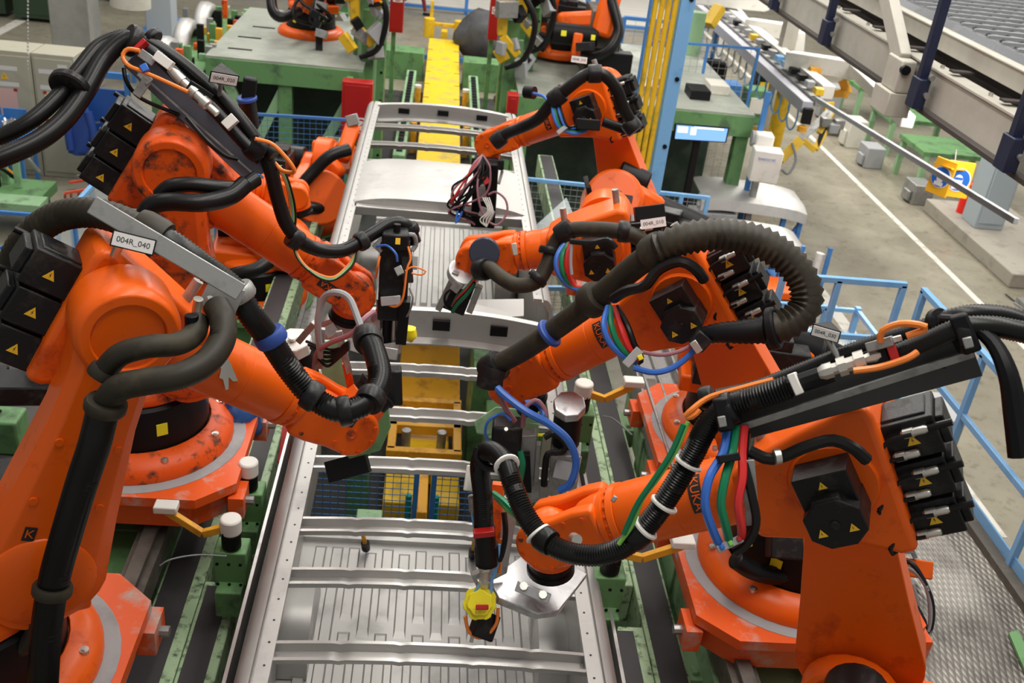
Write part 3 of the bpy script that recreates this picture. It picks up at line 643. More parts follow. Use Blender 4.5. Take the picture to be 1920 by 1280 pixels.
# ---- R1 (front left)
T1=r1.root
h=hose_part(r1,'dress_hose',[(52,600,4.75),(22,560,4.7),(22,505,4.6),(50,450,4.5),(100,410,4.4),(160,398,4.3),(215,408,4.25),(262,430,4.2)],.068,BRN,True,.034,.2,r2=.058)
hose_part(r1,'dress_hose',[(262,430,4.2),(320,455,4.2),(380,498,4.25),(440,545,4.35),(470,590,4.4),(505,635,4.5),(545,695,4.6),(588,745,4.65),(640,770,4.65),(690,752,4.7),(712,712,4.8),(704,665,4.9),(688,632,5.0)],.054,BKS,True,.016,.12)
for p,q,rad,w,m in(((285,436,4.2),(320,455,4.2),.062,.13,BRN),((446,550,4.35),(470,590,4.4),.060,.06,GALV),((507,632,4.5),(530,670,4.55),.058,.06,BLD),((585,742,4.64),(620,765,4.65),.056,.07,BK),((646,770,4.65),(670,765,4.66),.056,.06,BK),((695,748,4.7),(706,730,4.75),.056,.07,BK),((690,636,5.0),(694,650,4.95),.058,.09,BK)): collar(r1,'hose_clamp',p,q,rad,w,m)
hose_part(r1,'arm_hose',[(192,700,4.0),(225,665,3.95),(275,650,3.95),(330,645,4.0),(362,628,4.08),(372,600,4.15)],.046,BRN,True,.009,.06)
hose_part(r1,'arm_hose',[(192,765,3.98),(222,728,3.92),(275,715,3.9),(335,705,3.92),(385,680,3.98),(415,640,4.05),(418,600,4.1),(405,572,4.15)],.053,BRN,True,.009,.06)
hose_part(r1,'arm_hose',[(196,755,3.98),(178,830,4.02),(155,900,4.08),(128,990,4.16),(103,1080,4.26),(88,1170,4.36),(82,1260,4.46),(80,1330,4.55)],.062,BKS,True,.012,.08)
hose_part(r1,'arm_hose',[(-30,1130,4.7),(-8,1195,4.7),(30,1218,4.65),(62,1190,4.6),(70,1140,4.55)],.04,BRN,True,.012,.1)
collar(r1,'hose_clamp',(198,760,3.96),(190,800,4.0),.064,.05,BRN); collar(r1,'hose_clamp',(98,1105,4.28),(93,1140,4.3),.064,.05,BRN); collar(r1,'hose_clamp',(195,700,4.0),(185,715,4.0),.05,.05,BRN)
MB().bar(D(172,383,4.0),D(452,548,4.1),.075,.008,(CC-D(300,450,4.2)).normalized()).build('hose_rail',GALV,T1,.004)
b=MB(); q=[D(*p) for p in((395,520,4.22),(460,545,4.25),(440,590,4.25),(415,610,4.25),(392,600,4.24),(375,560,4.23))]; b.poly(q,.01); b.build('rail_plate',GALV,T1,.002)
for a,c in(((225,455,4.1),(215,478,4.15)),((372,560,4.2),(368,590,4.25))): GC(T1,'rail_post',CHR,a,c,.02)
pl,_=plate(D(250,455,4.0),CC-D(250,455,4.0),(.30,-.1,1),.155,.055,SIGN,T1,'number_sign',.004,'004R_040',INK,.036); MB().box((0,0,-.006),(.165,.065,.008),_).build('sign_frame',BKM,pl)
b=MB(); b.tube([D(408,610,4.15),D(402,585,4.15),D(392,560,4.2)],.018,8); b.build('bracket',GALV,T1); GC(T1,'cap',BKM,(360,612,4.1),(359,590,4.08),.028,bevel=.004)
# logo on cheek and letters on link arm
def cheek_logo(r,x,z,w,h,side,flip=1,mt=OR,bg=INK,txt='KUKA',off=.137):
    n=r.n3@V((0,side,0)); xx=r.n3@V((flip,0,0)); yy=n.cross(xx); M=Matrix((xx,yy,n)).transposed().to_4x4(); M.translation=r.MA@V((x,side*off,z))
    b=MB().box((0,0,0),(w,h,.004),M).build('logo_plate',bg,r.root); textmesh(txt,h*.95,M@TR(0,0,.002),mt,b,'logo_letters')
cheek_logo(r1,r1.L-.13,.06,.17,.055,1); cheek_logo(r3,r3.L-.17,-.03,.18,.06,1,-1)
nn=(r1.ML.to_3x3()@V((0,1,0))); 
for (x,z,t) in((.25,.11,'K'),(.24,-.02,'K')):
    plate(r1.ML@V((x,.3775,-z)),nn,r1.ld,.05,.07,INK,T1,'logo_plate',.002,t,OR,.06)
b=MB(); m_=frame(r1.MA@V((.62,0,0)),r1.e); 
# bare metal arrow sticker on the tube
ax=r1.n3@V((1,0,0)); o=r1.MA@V((.56,0,0)); n=CC-o; n=(n-ax*n.dot(ax)).normalized(); xv=n.cross(ax); M=Matrix((ax,n.cross(ax),n)).transposed().to_4x4(); M.translation=o+n*.1525
ar=[(-.06,.04),(-.03,.05),(.0,.03),(.07,-.03),(.05,-.04),(.02,-.03),(.045,-.08),(.035,-.09),(.0,-.05),(-.02,-.05),(-.03,-.01),(-.06,.01)]
b.prism([(x,y) for x,y in ar],-.003,.002,M,'z'); b.build('metal_sticker',CHR,T1)
# gun of R1
GC(T1,'gun_cylinder',BKM,(552,650,5.55),(580,730,5.7),.085); GC(T1,'cylinder_cap',WH,(549,636,5.5),(553,655,5.55),.10,n=8,bevel=.006)
MB().cyl(D(548,628,5.45),D(549,636,5.5),.025).build('knob',CHR,T1)
GP(T1,'gun_plate',GRL,[(600,640,5.4),(650,640,5.4),(655,735,5.5),(605,735,5.5)],.03); GP(T1,'gun_plate',GR,[(600,800,5.6),(655,860,5.6),(712,845,5.6),(732,800,5.6),(725,745,5.55),(640,770,5.55)],.03,)
G(T1,'gun_bracket',GALV,(635,620,5.2),(655,700,5.3),.035,.02); G(T1,'gun_bracket',ORD,(648,680,5.3),(662,745,5.4),.04,.03); G(T1,'gun_bracket',GALV,(605,615,5.3),(600,690,5.4),.03,.03)
G(T1,'gun_foot',BKM,(615,885,5.7),(690,865,5.7),.12,.1); G(T1,'transformer',BK,(735,690,5.3),(737,755,5.35),.1,.12,.01); G(T1,'bracket',GALV,(708,660,5.2),(745,665,5.2),.06,.05)
G(T1,'bracket',GALV,(590,605,5.3),(560,640,5.4),.035,.03)
wire(T1,GYC,[(602,670,5.3),(596,610,5.2),(606,560,5.15),(630,548,5.1),(655,560,5.1),(672,600,5.05),(682,628,5.0)],.018,'air_hose')
wire(T1,PKC,[(588,700,5.5),(595,660,5.3),(620,642,5.2),(660,625,5.1),(680,600,5.1),(700,585,5.2),(700,600,5.3)],.014,'air_hose')
for k in range(5): wire(T1,BKS,[(575+4*k,640+6*k,5.4),(600+3*k,650+9*k,5.3),(630,655+5*k,5.25),(655,640+3*k,5.2)],.009)
# ---- R3
T3=r3.root
hose_part(r3,'dress_hose',[(-60,268,5.2),(0,256,5.25),(60,225,5.3),(110,180,5.4),(150,130,5.5),(190,85,5.6),(245,68,5.65),(300,92,5.7),(360,135,5.75),(420,190,5.8),(470,250,5.85),(503,305,5.9),(520,370,6.0),(540,425,6.1),(580,462,6.2),(640,470,6.3),(695,440,6.4),(735,418,6.5),(765,425,6.55),(778,455,6.6)],.043,BKS,True,.014,.09)
hose_part(r3,'dress_hose',[(-60,312,5.1),(0,296,5.15),(70,265,5.25),(120,225,5.35),(160,170,5.45),(195,110,5.55),(235,75,5.6),(265,85,5.62)],.052,BKS,True,.014,.06)
hose_part(r3,'dress_hose',[(258,80,5.6),(300,110,5.62),(340,150,5.66),(400,205,5.72),(450,260,5.78),(490,300,5.82)],.036,BKS,True,.014,.1)
hose_part(r3,'arm_hose',[(298,368,5.5),(320,350,5.48),(360,346,5.5),(410,352,5.55),(450,352,5.62),(480,335,5.7)],.043,BKS,True,.010,.06)
hose_part(r3,'arm_hose',[(268,410,5.45),(285,385,5.42),(320,378,5.42),(380,380,5.46),(430,368,5.55),(460,345,5.62)],.05,BKS,True,.010,.06)
hose_part(r3,'arm_hose',[(285,400,5.45),(275,440,5.5),(262,500,5.6),(258,560,5.7)],.045,BKS,True,.012,.06)
for p,q,rad,w in(((131,162,5.42),(150,130,5.5),.085,.05),((247,76,5.6),(270,88,5.65),.07,.06),((285,72,5.7),(310,95,5.7),.05,.04),((478,278,5.8),(495,295,5.85),.055,.08),((510,285,5.85),(525,300,5.85),.04,.05),((553,448,6.15),(575,462,6.2),.05,.08),((678,452,6.36),(700,440,6.4),.048,.06),((768,430,6.56),(776,450,6.6),.05,.06)): collar(r3,'hose_clamp',p,q,rad,w)
MB().bar(D(255,100,5.75),D(492,325,5.95),.2,.012,(CC-D(370,210,5.8)).normalized()).build('hose_tray',mat('lavender_tray',(.16,.155,.19),.38,.5),T3,.004)
b=MB(); b.bar(D(232,110,5.7),D(480,330,5.9),.012,.05,(CC-D(370,210,5.8)).normalized()); b.build('tray_edge',GALV,T3)
MB().lx([(0,.02),(.04,.03),(.1,.03),(.1,.022),(.16,.022),(.16,.034),(.2,.034),(.2,.026),(.25,.026),(.25,.034),(.29,.034),(.3,.02),(.36,.02)],frame(D(318,130,5.6),D(350,160,5.6)-D(318,130,5.6)),12).build('hose_coupling',CHR,T3)
G(T3,'connector',GALV,(262,98,5.55),(290,118,5.58),.05,.05); G(T3,'connector',WH,(292,103,5.55),(322,125,5.56),.055,.05); G(T3,'sleeve',BKS,(352,160,5.6),(395,188,5.65),.07,.07)
G(T3,'tape_band',WH,(425,222,5.68),(438,236,5.69),.08,.08); G(T3,'tape_band',RD,(262,86,5.56),(268,92,5.56),.09,.09)
G(T3,'bracket',GALV,(255,180,5.6),(278,148,5.6),.05,.015); G(T3,'bracket',GALV,(262,135,5.6),(282,155,5.6),.05,.015)
wire(T3,ORC,[(262,95,5.5),(240,92,5.5),(230,105,5.5),(240,122,5.5),(262,132,5.5),(300,148,5.52),(352,172,5.55)],.012); wire(T3,ORC,[(478,260,5.7),(510,270,5.75),(540,300,5.8),(552,322,5.85),(530,320,5.9),(515,305,5.9)],.012)
wire(T3,BKS,[(232,128,5.6),(236,150,5.6),(250,172,5.65),(275,190,5.7),(335,215,5.8)],.012); wire(T3,BKS,[(350,220,5.6),(385,260,5.6),(420,290,5.65),(445,298,5.7)],.014)
G(T3,'connector',BLB,(268,122,5.5),(275,135,5.5),.04,.04)
for k,m in enumerate((BLB,GNB,BKS,GYC)): wire(T3,m,[(440,350+3*k,5.6),(462,338+2*k,5.65),(480,328+k,5.7),(492,332,5.8)],.009)
for k,m in enumerate((ORC,GYC,LGC,BKS)): wire(T3,m,[(520+3*k,310,5.95),(538+2*k,350,6.0),(545+3*k,400,6.1),(552,460+3*k,6.15),(575+k*2,500+3*k,6.15),(620,520+2*k,6.2),(650+3*k,500,6.3),(668,470,6.35)],.008)
sg=roof_sign(r3,D(420,148,5.6),(.16,.07),'004R_020',(D(420,148,5)-D(420,148,5.6)+V((.1,0,-.3))),(0.2,0,1),D(405,215,5.9))
# gun of R3
GP(T3,'adapter_plate',ALU,[(598,605,6.85),(640,590,6.85),(712,600,6.7),(712,640,6.75),(640,650,6.9),(600,635,6.9)],.03)
G(T3,'adapter_block',ALU,(610,625,6.75),(632,612,6.75),.07,.05); G(T3,'adapter_block',ALU,(640,640,6.7),(690,655,6.7),.08,.08)
G(T3,'gun_housing',BK,(742,445,6.5),(735,590,6.75),.19,.2,.012); G(T3,'gun_head',BK,(742,430,6.45),(741,462,6.5),.17,.2,.015)
GC(T3,'gun_knob',BKM,(745,420,6.4),(744,435,6.42),.022); plate(D(746,452,6.34),CC-D(746,452,6.34),UPV,.03,.04,TRI,T3,'warning_label',.001)
for x in(712,728,742,752): GC(T3,'guide_rod',CHR if x!=728 else BKM,(x,560,6.65),(x-5,660,6.85),.02 if x!=728 else .03)
G(T3,'gun_block',ALU,(715,565,6.55),(752,562,6.55),.06,.08); G(T3,'gun_block',ALU,(712,655,6.8),(748,650,6.8),.07,.08)
G(T3,'gun_block',GALV,(778,480,6.5),(776,505,6.5),.04,.05); G(T3,'gun_block',GALV,(745,500,6.4),(752,515,6.4),.05,.04); G(T3,'valve_block',GALV,(705,468,6.45),(722,450,6.45),.07,.06)
G(T3,'valve_block',BK,(762,470,6.5),(765,530,6.5),.07,.08); G(T3,'gun_rod_case',BKM,(760,560,6.6),(752,640,6.75),.07,.1)
b=blob(D(768,625,6.8),(.05,.05,.06),2,14); b.build('yellow_cap',YEB,T3,ang=30)
wire(T3,ORC,[(765,462,6.4),(770,485,6.4),(763,505,6.4),(755,560,6.45),(740,575,6.5),(715,568,6.6),(702,590,6.7)],.007); wire(T3,ORC,[(760,508,6.4),(775,500,6.4),(798,508,6.4),(790,515,6.4),(772,512,6.4)],.006); wire(T3,BLB,[(705,462,6.4),(725,460,6.38),(742,475,6.36),(745,490,6.38)],.008); wire(T3,ORC,[(712,480,6.4),(708,500,6.4),(705,520,6.5)],.008)
wire(T3,GYC,[(757,442,6.45),(775,440,6.45),(780,458,6.5),(772,470,6.5)],.016); wire(T3,GYC,[(768,540,6.5),(774,560,6.5),(765,590,6.6),(750,600,6.65)],.007)
# ---- R2 (front right)
T2=r2.root
MB().bar(D(1345,790,3.98),D(1825,655,3.55),.20,.012,(CC-D(1600,720,3.7)+V((0,0,-1.2))).normalized()).build('hose_tray',mat('shade_dark_tray_steel',(.05,.05,.048),.45,.5),T2,.004)  # tray colour darkened to carry the shade lying on it
MB().bar(D(1352,812,3.9),D(1825,662,3.5),.012,.03,(0,0,1)).build('tray_edge',GALV,T2,.002)
for a,c in(((1410,800,3.95),(1400,860,4.0)),((1598,735,3.85),(1608,775,3.9))): GC(T2,'tray_post',GALV,a,c,.02)
hose_part(r2,'dress_hose',[(1345,745,3.95),(1420,728,3.88),(1520,690,3.8),(1620,652,3.7),(1720,620,3.6),(1800,592,3.52),(1870,590,3.5),(1925,605,3.48),(1990,640,3.45)],.034,BKS,True,.011,.12)
hose_part(r2,'dress_hose',[(1480,725,3.75),(1420,745,3.8),(1365,762,3.85),(1325,800,3.9),(1300,850,3.95),(1262,915,4.0),(1225,970,4.05),(1180,1018,4.1),(1125,1040,4.15),(1065,1035,4.2),(1020,1010,4.25),(985,965,4.3),(962,910,4.35),(945,865,4.4),(915,845,4.5),(900,870,4.6),(905,930,4.7),(908,1010,4.8)],.044,BKS,True,.012,.12)
hose_part(r2,'dress_hose',[(1680,665,3.55),(1740,640,3.5),(1800,615,3.45),(1860,612,3.42),(1930,625,3.4),(1990,640,3.4)],.036,BKS,True,.011,.12)
hose_part(r2,'dress_hose',[(1480,725,3.75),(1530,708,3.7),(1560,698,3.68)],.036,BKM,False)
MB().lx([(0,.02),(.02,.03),(.05,.03),(.05,.022),(.07,.022),(.07,.036),(.10,.036),(.10,.026),(.13,.026),(.13,.038),(.165,.038),(.165,.02),(.20,.026),(.22,.018)],frame(D(1535,700,3.62),D(1600,680,3.58)-D(1535,700,3.62)),8).build('hose_coupling',CHR,T2)
G(T2,'connector',BKM,(1600,682,3.6),(1665,660,3.55),.055,.055); G(T2,'connector',GALV,(1625,652,3.55),(1675,638,3.5),.035,.03); G(T2,'tape_band',RD,(1665,661,3.53),(1682,656,3.52),.06,.06)
G(T2,'connector',CHR,(1672,638,3.5),(1690,633,3.5),.022,.02); G(T2,'tape_band',WH,(1485,722,3.72),(1500,716,3.71),.082,.08)
wire(T2,ORC,[(1650,640,3.5),(1655,620,3.48),(1685,607,3.45),(1720,608,3.42),(1738,616,3.42),(1700,630,3.45)],.012); wire(T2,ORC,[(1450,712,3.8),(1390,728,3.85),(1330,745,3.9),(1295,770,3.9),(1285,782,3.92),(1300,780,3.9),(1312,768,3.9)],.012); wire(T2,ORC,[(1600,695,3.5),(1650,688,3.48),(1700,672,3.45),(1720,660,3.45)],.012)
wire(T2,BKS,[(1560,735,3.85),(1640,725,3.8),(1720,700,3.7),(1770,680,3.6)],.02)
for p,q,rad,w in(((1368,765,3.83),(1400,752,3.8),.05,.04),((1803,625,3.46),(1830,618,3.45),.055,.05),((1760,604,3.55),(1780,598,3.5),.04,.03),((1325,745,3.95),(1350,740,3.93),.036,.05)): collar(r2,'hose_clamp',p,q,rad,w)
G(T2,'clamp_plate',BKM,(1350,745,3.8),(1362,808,3.8),.06,.05,.01); G(T2,'clamp_plate',BKM,(1795,590,3.42),(1825,660,3.42),.06,.05,.01); G(T2,'clamp_latch',GALV,(1352,780,3.76),(1356,800,3.76),.03,.02); G(T2,'clamp_latch',GALV,(1812,632,3.38),(1818,652,3.38),.03,.02)
b=MB(); b.sweep(spline([D(*p) for p in((1765,598,3.5),(1810,605,3.45),(1860,640,3.4),(1890,700,3.35),(1905,780,3.35),(1917,855,3.35))],.03),lambda i,n:.018+.03*i/n,10); b.build('curved_guard_strip',BKM,T2)
for x0,m in((0,BLB),(30,GNB),(62,RDB)): wire(T2,m,[(1365+x0*.5,800,3.85),(1355+x0*.6,850,3.8),(1330+x0,895,3.75),(1322+x0,945,3.74),(1335+x0*.9,990,3.76),(1352+x0*.6,1028-x0*.2,3.8)],.017)
wire(T2,BKS,[(1400,810,3.85),(1395,860,3.8),(1408,920,3.75),(1418,980,3.75),(1400,1020,3.78),(1378,1035,3.8)],.017)
wire(T2,BKS,[(1405,845,3.8),(1440,860,3.78),(1470,855,3.76),(1510,838,3.72),(1560,825,3.7),(1600,840,3.68),(1625,862,3.7)],.024)
MB().lx([(-.01,.03),(.012,.03)],frame(D(1457,856,3.75),D(1475,853,3.75)-D(1457,856,3.75)),14).build('cable_clip',CHR,T2)
G(T2,'cable_comb',GYP,(1345,1030,3.78),(1392,1008,3.78),.03,.02)
for x,y,m in((1350,1027,BLB),(1366,1020,LGC),(1382,1012,RD)): G(T2,'marker_tag',m,(x,y,3.765),(x+8,y-4,3.765),.02,.01)
G(T2,'divider_plate',GALV,(1402,862,3.78),(1412,985,3.8),.05,.004); G(T2,'marker_tag',YEB,(1395,1022,3.8),(1408,1016,3.8),.03,.02)
G(T2,'cable_strap',BKM,(1345,862,3.76),(1385,855,3.76),.03,.06)
wire(T2,LGC,[(1290,790,3.9),(1270,840,3.92),(1235,895,3.95),(1205,935,3.98),(1185,985,4.02),(1160,1020,4.05)],.009); wire(T2,GNB,[(1282,795,3.9),(1258,850,3.92),(1222,905,3.95),(1195,945,3.98),(1170,1000,4.03)],.012)
for p,q in(((1290,868,3.96),(1280,885,3.97)),((1245,945,4.02),(1235,960,4.03)),((1210,990,4.06),(1200,1000,4.07)),((1008,1000,4.26),(1000,990,4.27)),((950,872,4.38),(946,865,4.4))): collar(r2,'cable_tie',p,q,.046,.014,WH)
for p,q in(((1196,1002,4.08),(1170,1024,4.1)),((1023,1012,4.24),(1045,1025,4.2))): collar(r2,'hose_clamp',p,q,.045,.07,BKS)
wrap_logo(r2,.62,1,.12,flip=-1); wrap_logo(r4,.60,1,.1,flip=-1); wrap_logo(r6,.5,1,.1,flip=-1)
roof_sign(r2,D(1548,625,3.7),(.105,.048),'004R_030',(CC-D(1548,625,3.7))*V((1,1,.25))+V((-.3,0,0)),(0,0,1),D(1580,685,3.72))
G(T2,'arm_label',GALV,(1148,940,4.3),(1155,930,4.3),.02,.05); GC(T2,'wrist_plug',CHR,(1075,1008,4.55),(1082,1012,4.5),.025)
# gun plate: octagonal adapter below wrist
GP(T2,'adapter_plate',ALU,[(918,1085,5.0),(985,1035,5.25),(1060,1050,5.3),(1102,1075,5.2),(1048,1145,4.95),(1008,1150,4.9),(935,1120,4.9)],.045,.006)
G(T2,'adapter_block',ALU,(968,1098,4.86),(1030,1122,4.86),.05,.04)
for x,y in((982,1102),(1018,1118)): GC(T2,'bolt',CHR,(x,y,4.84),(x,y-4,4.8),.02,n=8)
GP(T2,'side_plate',GALV,[(945,930,4.95),(972,945,4.95),(950,1075,5.0),(920,1090,4.95)],.03); G(T2,'gun_frame',ORD,(935,905,4.9),(922,1060,5.0),.06,.05)
GC(T2,'gun_tube',BKS,(908,985,4.75),(912,1050,4.82),.05); GC(T2,'gun_tube_grip',BKM,(911,1020,4.8),(913,1055,4.84),.058,n=12); G(T2,'tape_band',RD,(907,993,4.69),(908,1003,4.7),.1,.05)
MB().lx([(0,.04),(.03,.045),(.05,.03),(.1,.03),(.1,.042),(.15,.042),(.15,.03),(.2,.03)],frame(D(912,1052,4.83),D(908,1110,4.9)-D(912,1052,4.83)),10).build('hose_coupling',CHR,T2)
G(T2,'gun_mount',GALV,(895,1070,4.9),(915,1115,4.92),.07,.06)
b=MB(); M=frame(D(900,1130,4.85),CC-D(900,1130,4.85)); 
R=[]; 
pr=[]
for k in range(40): a=2*math.pi*k/40; rr=.08*(1+.045*(1 if (k//3)%2 else -1)); pr.append((rr*math.cos(a),rr*math.sin(a)))
b.prism(pr,-.03,.02,M,'x'); b.prism([(x*.75,y*.75) for x,y in pr],.02,.045,M,'x'); yg=b.build('yellow_gripper_head',YEB,T2,.004)
G(T2,'red_lever',RD,(892,1138,4.78),(916,1138,4.78),.025,.02); G(T2,'gun_box',BK,(890,1165,4.9),(925,1178,4.95),.13,.08,.01); G(T2,'gun_tip',CHR,(888,1180,4.95),(884,1202,5.0),.02,.02)
wire(T2,ORC,[(872,1155,4.85),(880,1185,4.88),(905,1195,4.9),(930,1170,4.9),(934,1140,4.9)],.009)
for dx in(0,8): wire(T2,BLL,[(936-dx,1020,4.85),(932,1060,4.85),(905+dx*2,1090,4.85),(882+dx*5,1118,4.85)],.008)
wire(T2,ORC,[(940,1010,4.88),(938,1050,4.88),(936,1075,4.88)],.01); wire(T2,BKS,[(945,960,4.85),(948,1000,4.85),(940,1045,4.85),(930,1050,4.85)],.014)
G(T2,'junction_box',CRM,(872,895,4.75),(905,900,4.75),.12,.06,.006,); GC(T2,'sensor',GALV,(885,930,4.75),(888,958,4.78),.02)
wire(T2,BLL,[(885,958,4.78),(890,990,4.8),(900,1010,4.85),(905,1030,4.87)],.007)
b=MB(); b.tube([D(*p) for p in((898,840,4.5),(893,856,4.5),(905,872,4.5),(928,878,4.5),(935,862,4.5))],.018,8); b.build('hose_ring_clamp',BKM,T2)
wire(T2,GNB,[(925,925,4.8),(945,940,4.7),(965,960,4.6),(985,985,4.5)],.016); wire(T2,LGC,[(930,935,4.8),(950,955,4.7),(975,975,4.6)],.009)
# ---- R4
T4=r4.root
hose_part(r4,'dress_hose',[(1230,470,5.45),(1285,447,5.4),(1350,440,5.4),(1420,452,5.4),(1475,485,5.4),(1508,530,5.4),(1510,575,5.4),(1480,605,5.4),(1440,618,5.4)],.085,BRN,True,.04,.2)
hose_part(r4,'dress_hose',[(1435,618,5.42),(1390,622,5.45),(1345,624,5.5),(1315,630,5.55)],.075,BKM,True,.03,.1,r2=.045)
hose_part(r4,'dress_hose',[(1245,462,5.45),(1190,500,5.6),(1120,558,5.8),(1050,610,6.0),(985,655,6.15),(930,685,6.25)],.072,BRN,True,.012,.04,r2=.062)
for p,q,rad,w,m in(((1230,472,5.5),(1190,500,5.6),.08,.12,BRN),((1112,562,5.8),(1080,585,5.9),.08,.1,BRN),((1030,625,6.02),(1015,636,6.05),.072,.03,BLD),((925,690,6.25),(905,702,6.3),.075,.12,BK),((1450,615,5.4),(1435,618,5.42),.09,.05,BKM)): collar(r4,'hose_clamp',p,q,rad,w,m)
G(T4,'connector_block',BK,(1300,628,5.5),(1325,650,5.5),.09,.08,.01); G(T4,'connector_block',CHR,(1298,640,5.45),(1312,660,5.45),.04,.04)
for x0,m in((0,BLB),(18,GNB),(38,RDB),(55,BKS)): wire(T4,m,[(1140+x0*.3,575,5.7),(1132+x0*.8,610,5.6),(1145+x0*.8,645,5.58),(1175+x0*.5,672,5.6),(1195,680,5.6)],.018)
wire(T4,BKS,[(1150,560,5.6),(1175,545,5.5),(1210,535,5.42),(1235,505,5.4),(1275,490,5.35),(1305,505,5.35),(1320,525,5.4)],.03)
wire(T4,BLB,[(1190,690,5.55),(1225,698,5.5),(1260,690,5.5),(1290,668,5.5),(1305,650,5.5)],.018); wire(T4,PKC,[(1205,660,5.55),(1240,665,5.5),(1275,658,5.5),(1300,645,5.5)],.012)
G(T4,'cable_comb',GYP,(1172,685,5.55),(1200,655,5.55),.05,.03); G(T4,'marker_tag',YEB,(1196,672,5.52),(1205,668,5.52),.03,.02)
wire(T4,BLB,[(918,708,6.2),(940,735,6.15),(985,770,6.1),(1030,795,6.1),(1065,825,6.1),(1080,865,6.15),(1070,905,6.2),(1050,920,6.25)],.024,'air_hose'); wire(T4,BLB,[(985,755,6.2),(1005,755,6.2),(1020,775,6.15),(1010,790,6.15)],.018)
wire(T4,PKC,[(930,720,6.2),(945,760,6.2),(965,790,6.25)],.018); wire(T4,PKC,[(980,800,6.2),(985,765,6.15),(1005,750,6.15),(1020,765,6.15),(1022,780,6.15)],.015)
hose_part(r4,'hose_end_ring',[(925,690,6.2),(920,705,6.2),(918,722,6.22)],.085,BK,False)
GP(T4,'gun_plate',GRL,[(888,790,6.9),(930,762,6.9),(1010,770,6.85),(1010,800,6.85),(915,815,6.9),(893,812,6.9)],.04,.006); GP(T4,'gun_plate',GRL,[(960,790,6.7),(1010,795,6.7),(1010,820,6.7),(960,815,6.7)],.04)
G(T4,'gun_motor',BK,(952,790,6.3),(948,850,6.4),.19,.17,.02); GC(T4,'gun_motor_screw',CHR,(949,806,6.2),(949,804,6.17),.012)
G(T4,'gun_slide',GALV,(992,810,6.55),(1000,935,6.7),.09,.12); G(T4,'gun_slide',BKM,(982,850,6.5),(985,920,6.6),.08,.06); G(T4,'gun_slide',GALV,(1010,830,6.5),(1005,900,6.6),.03,.06)
GC(T4,'gun_cylinder',BKM,(1067,765,6.4),(1058,845,6.6),.092); GC(T4,'cylinder_cap',ALU,(1068,756,6.35),(1067,768,6.4),.105,n=8,bevel=.006); G(T4,'gun_block',GALV,(1062,840,6.5),(1055,905,6.65),.19,.16); G(T4,'gun_block',GYP,(1040,870,6.5),(1085,880,6.5),.17,.1)
G(T4,'yellow_latch',YEB,(1008,815,6.4),(1022,815,6.4),.02,.02); wire(T4,BKS,[(1020,820,6.4),(1040,812,6.4),(1060,835,6.4),(1050,848,6.4),(1028,850,6.4),(1022,880,6.45),(1020,910,6.5)],.022)
wire(T4,BLB,[(958,788,6.2),(940,775,6.2),(915,790,6.2),(910,815,6.25),(918,830,6.3)],.009); wire(T4,GNB,[(975,845,6.3),(980,870,6.3),(975,900,6.35)],.02); wire(T4,GYC,[(955,920,6.5),(962,960,6.4),(965,1000,6.4)],.012)
G(T4,'green_bracket',GR,(960,925,6.8),(990,990,6.9),.25,.1)
# rear connector side of R4's base
G(T4,'rear_bracket',OR,(1640,1055,6.75),(1735,1068,6.8),.12,.2,.01); G(T4,'rear_bracket',OR,(1625,1020,6.9),(1665,1022,6.9),.14,.05,.01)
for p,q in(((1658,1008,6.7),(1700,1012,6.7)),((1662,1030,6.7),(1712,1034,6.7)),((1655,1005,6.7),(1668,1052,6.7)),((1700,1010,6.7),(1716,1045,6.7)),((1655,1160,6.6),(1688,1163,6.6)),((1668,1190,6.6),(1700,1193,6.6))): G(T4,'grey_rack_bar',GYP,p,q,.03,.05)
G(T4,'rear_motor',BK,(1640,1118,6.5),(1688,1128,6.5),.22,.2,.015); tri(D(1663,1128,6.36),CC-D(1663,1128,6.36),UPV,.07,T4); G(T4,'grey_connector',GYP,(1700,1092,6.5),(1712,1135,6.5),.09,.1,.01); G(T4,'warning_tag',SIGN,(1662,1085,6.45),(1668,1100,6.45),.08,.004)
hose_part(r4,'base_hose',[(1378,1048,5.95),(1410,1068,6.0),(1450,1078,6.1),(1500,1075,6.2),(1560,1060,6.4),(1620,1040,6.5),(1652,1030,6.55),(1655,1055,6.5),(1645,1085,6.45)],.055,BKS,True,.016,.1)
for dx in(0,12): wire(T4,BKS if dx else GYC,[(1670,1070,6.45),(1705,1065-dx,6.4),(1735,1095,6.35),(1745+dx*.3,1140,6.35),(1742,1185,6.35),(1720,1200-dx,6.35),(1695,1175,6.35),(1685,1145,6.4)],.016)
wire(T4,BKS,[(1715,1140,6.45),(1728,1165,6.4),(1735,1190,6.4)],.03); G(T4,'channel_box',BK,(1440,1018,6.0),(1500,1022,6.0),.17,.15,.01)
# ---- R7
T7=r7.root
hose_part(r7,'dress_hose',[(1225,468,7.0),(1185,440,6.95),(1130,430,7.0),(1065,433,7.1),(1040,460,7.15),(1025,500,7.15),(1005,528,7.15),(970,535,7.2),(940,520,7.3),(918,503,7.4),(900,503,7.5)],.055,BRN,True,.014,.05)
for p,q,rad,w in(((1060,434,7.1),(1045,445,7.12),.06,.12),((1170,434,6.97),(1150,432,6.98),.06,.08),((1030,470,7.15),(1028,480,7.15),.06,.05),((1008,522,7.15),(1000,530,7.15),.06,.05),((905,505,7.45),(895,505,7.5),.065,.1)): collar(r7,'hose_clamp',p,q,rad,w)
for x0,m in((0,BLB),(14,GNB),(28,RDB)): wire(T7,m,[(1062+x0*.3,450,7.1),(1044+x0*.7,480,7.05),(1045+x0*.7,510,7.05),(1065+x0*.4,535,7.1),(1090,545-x0*.2,7.1)],.017)
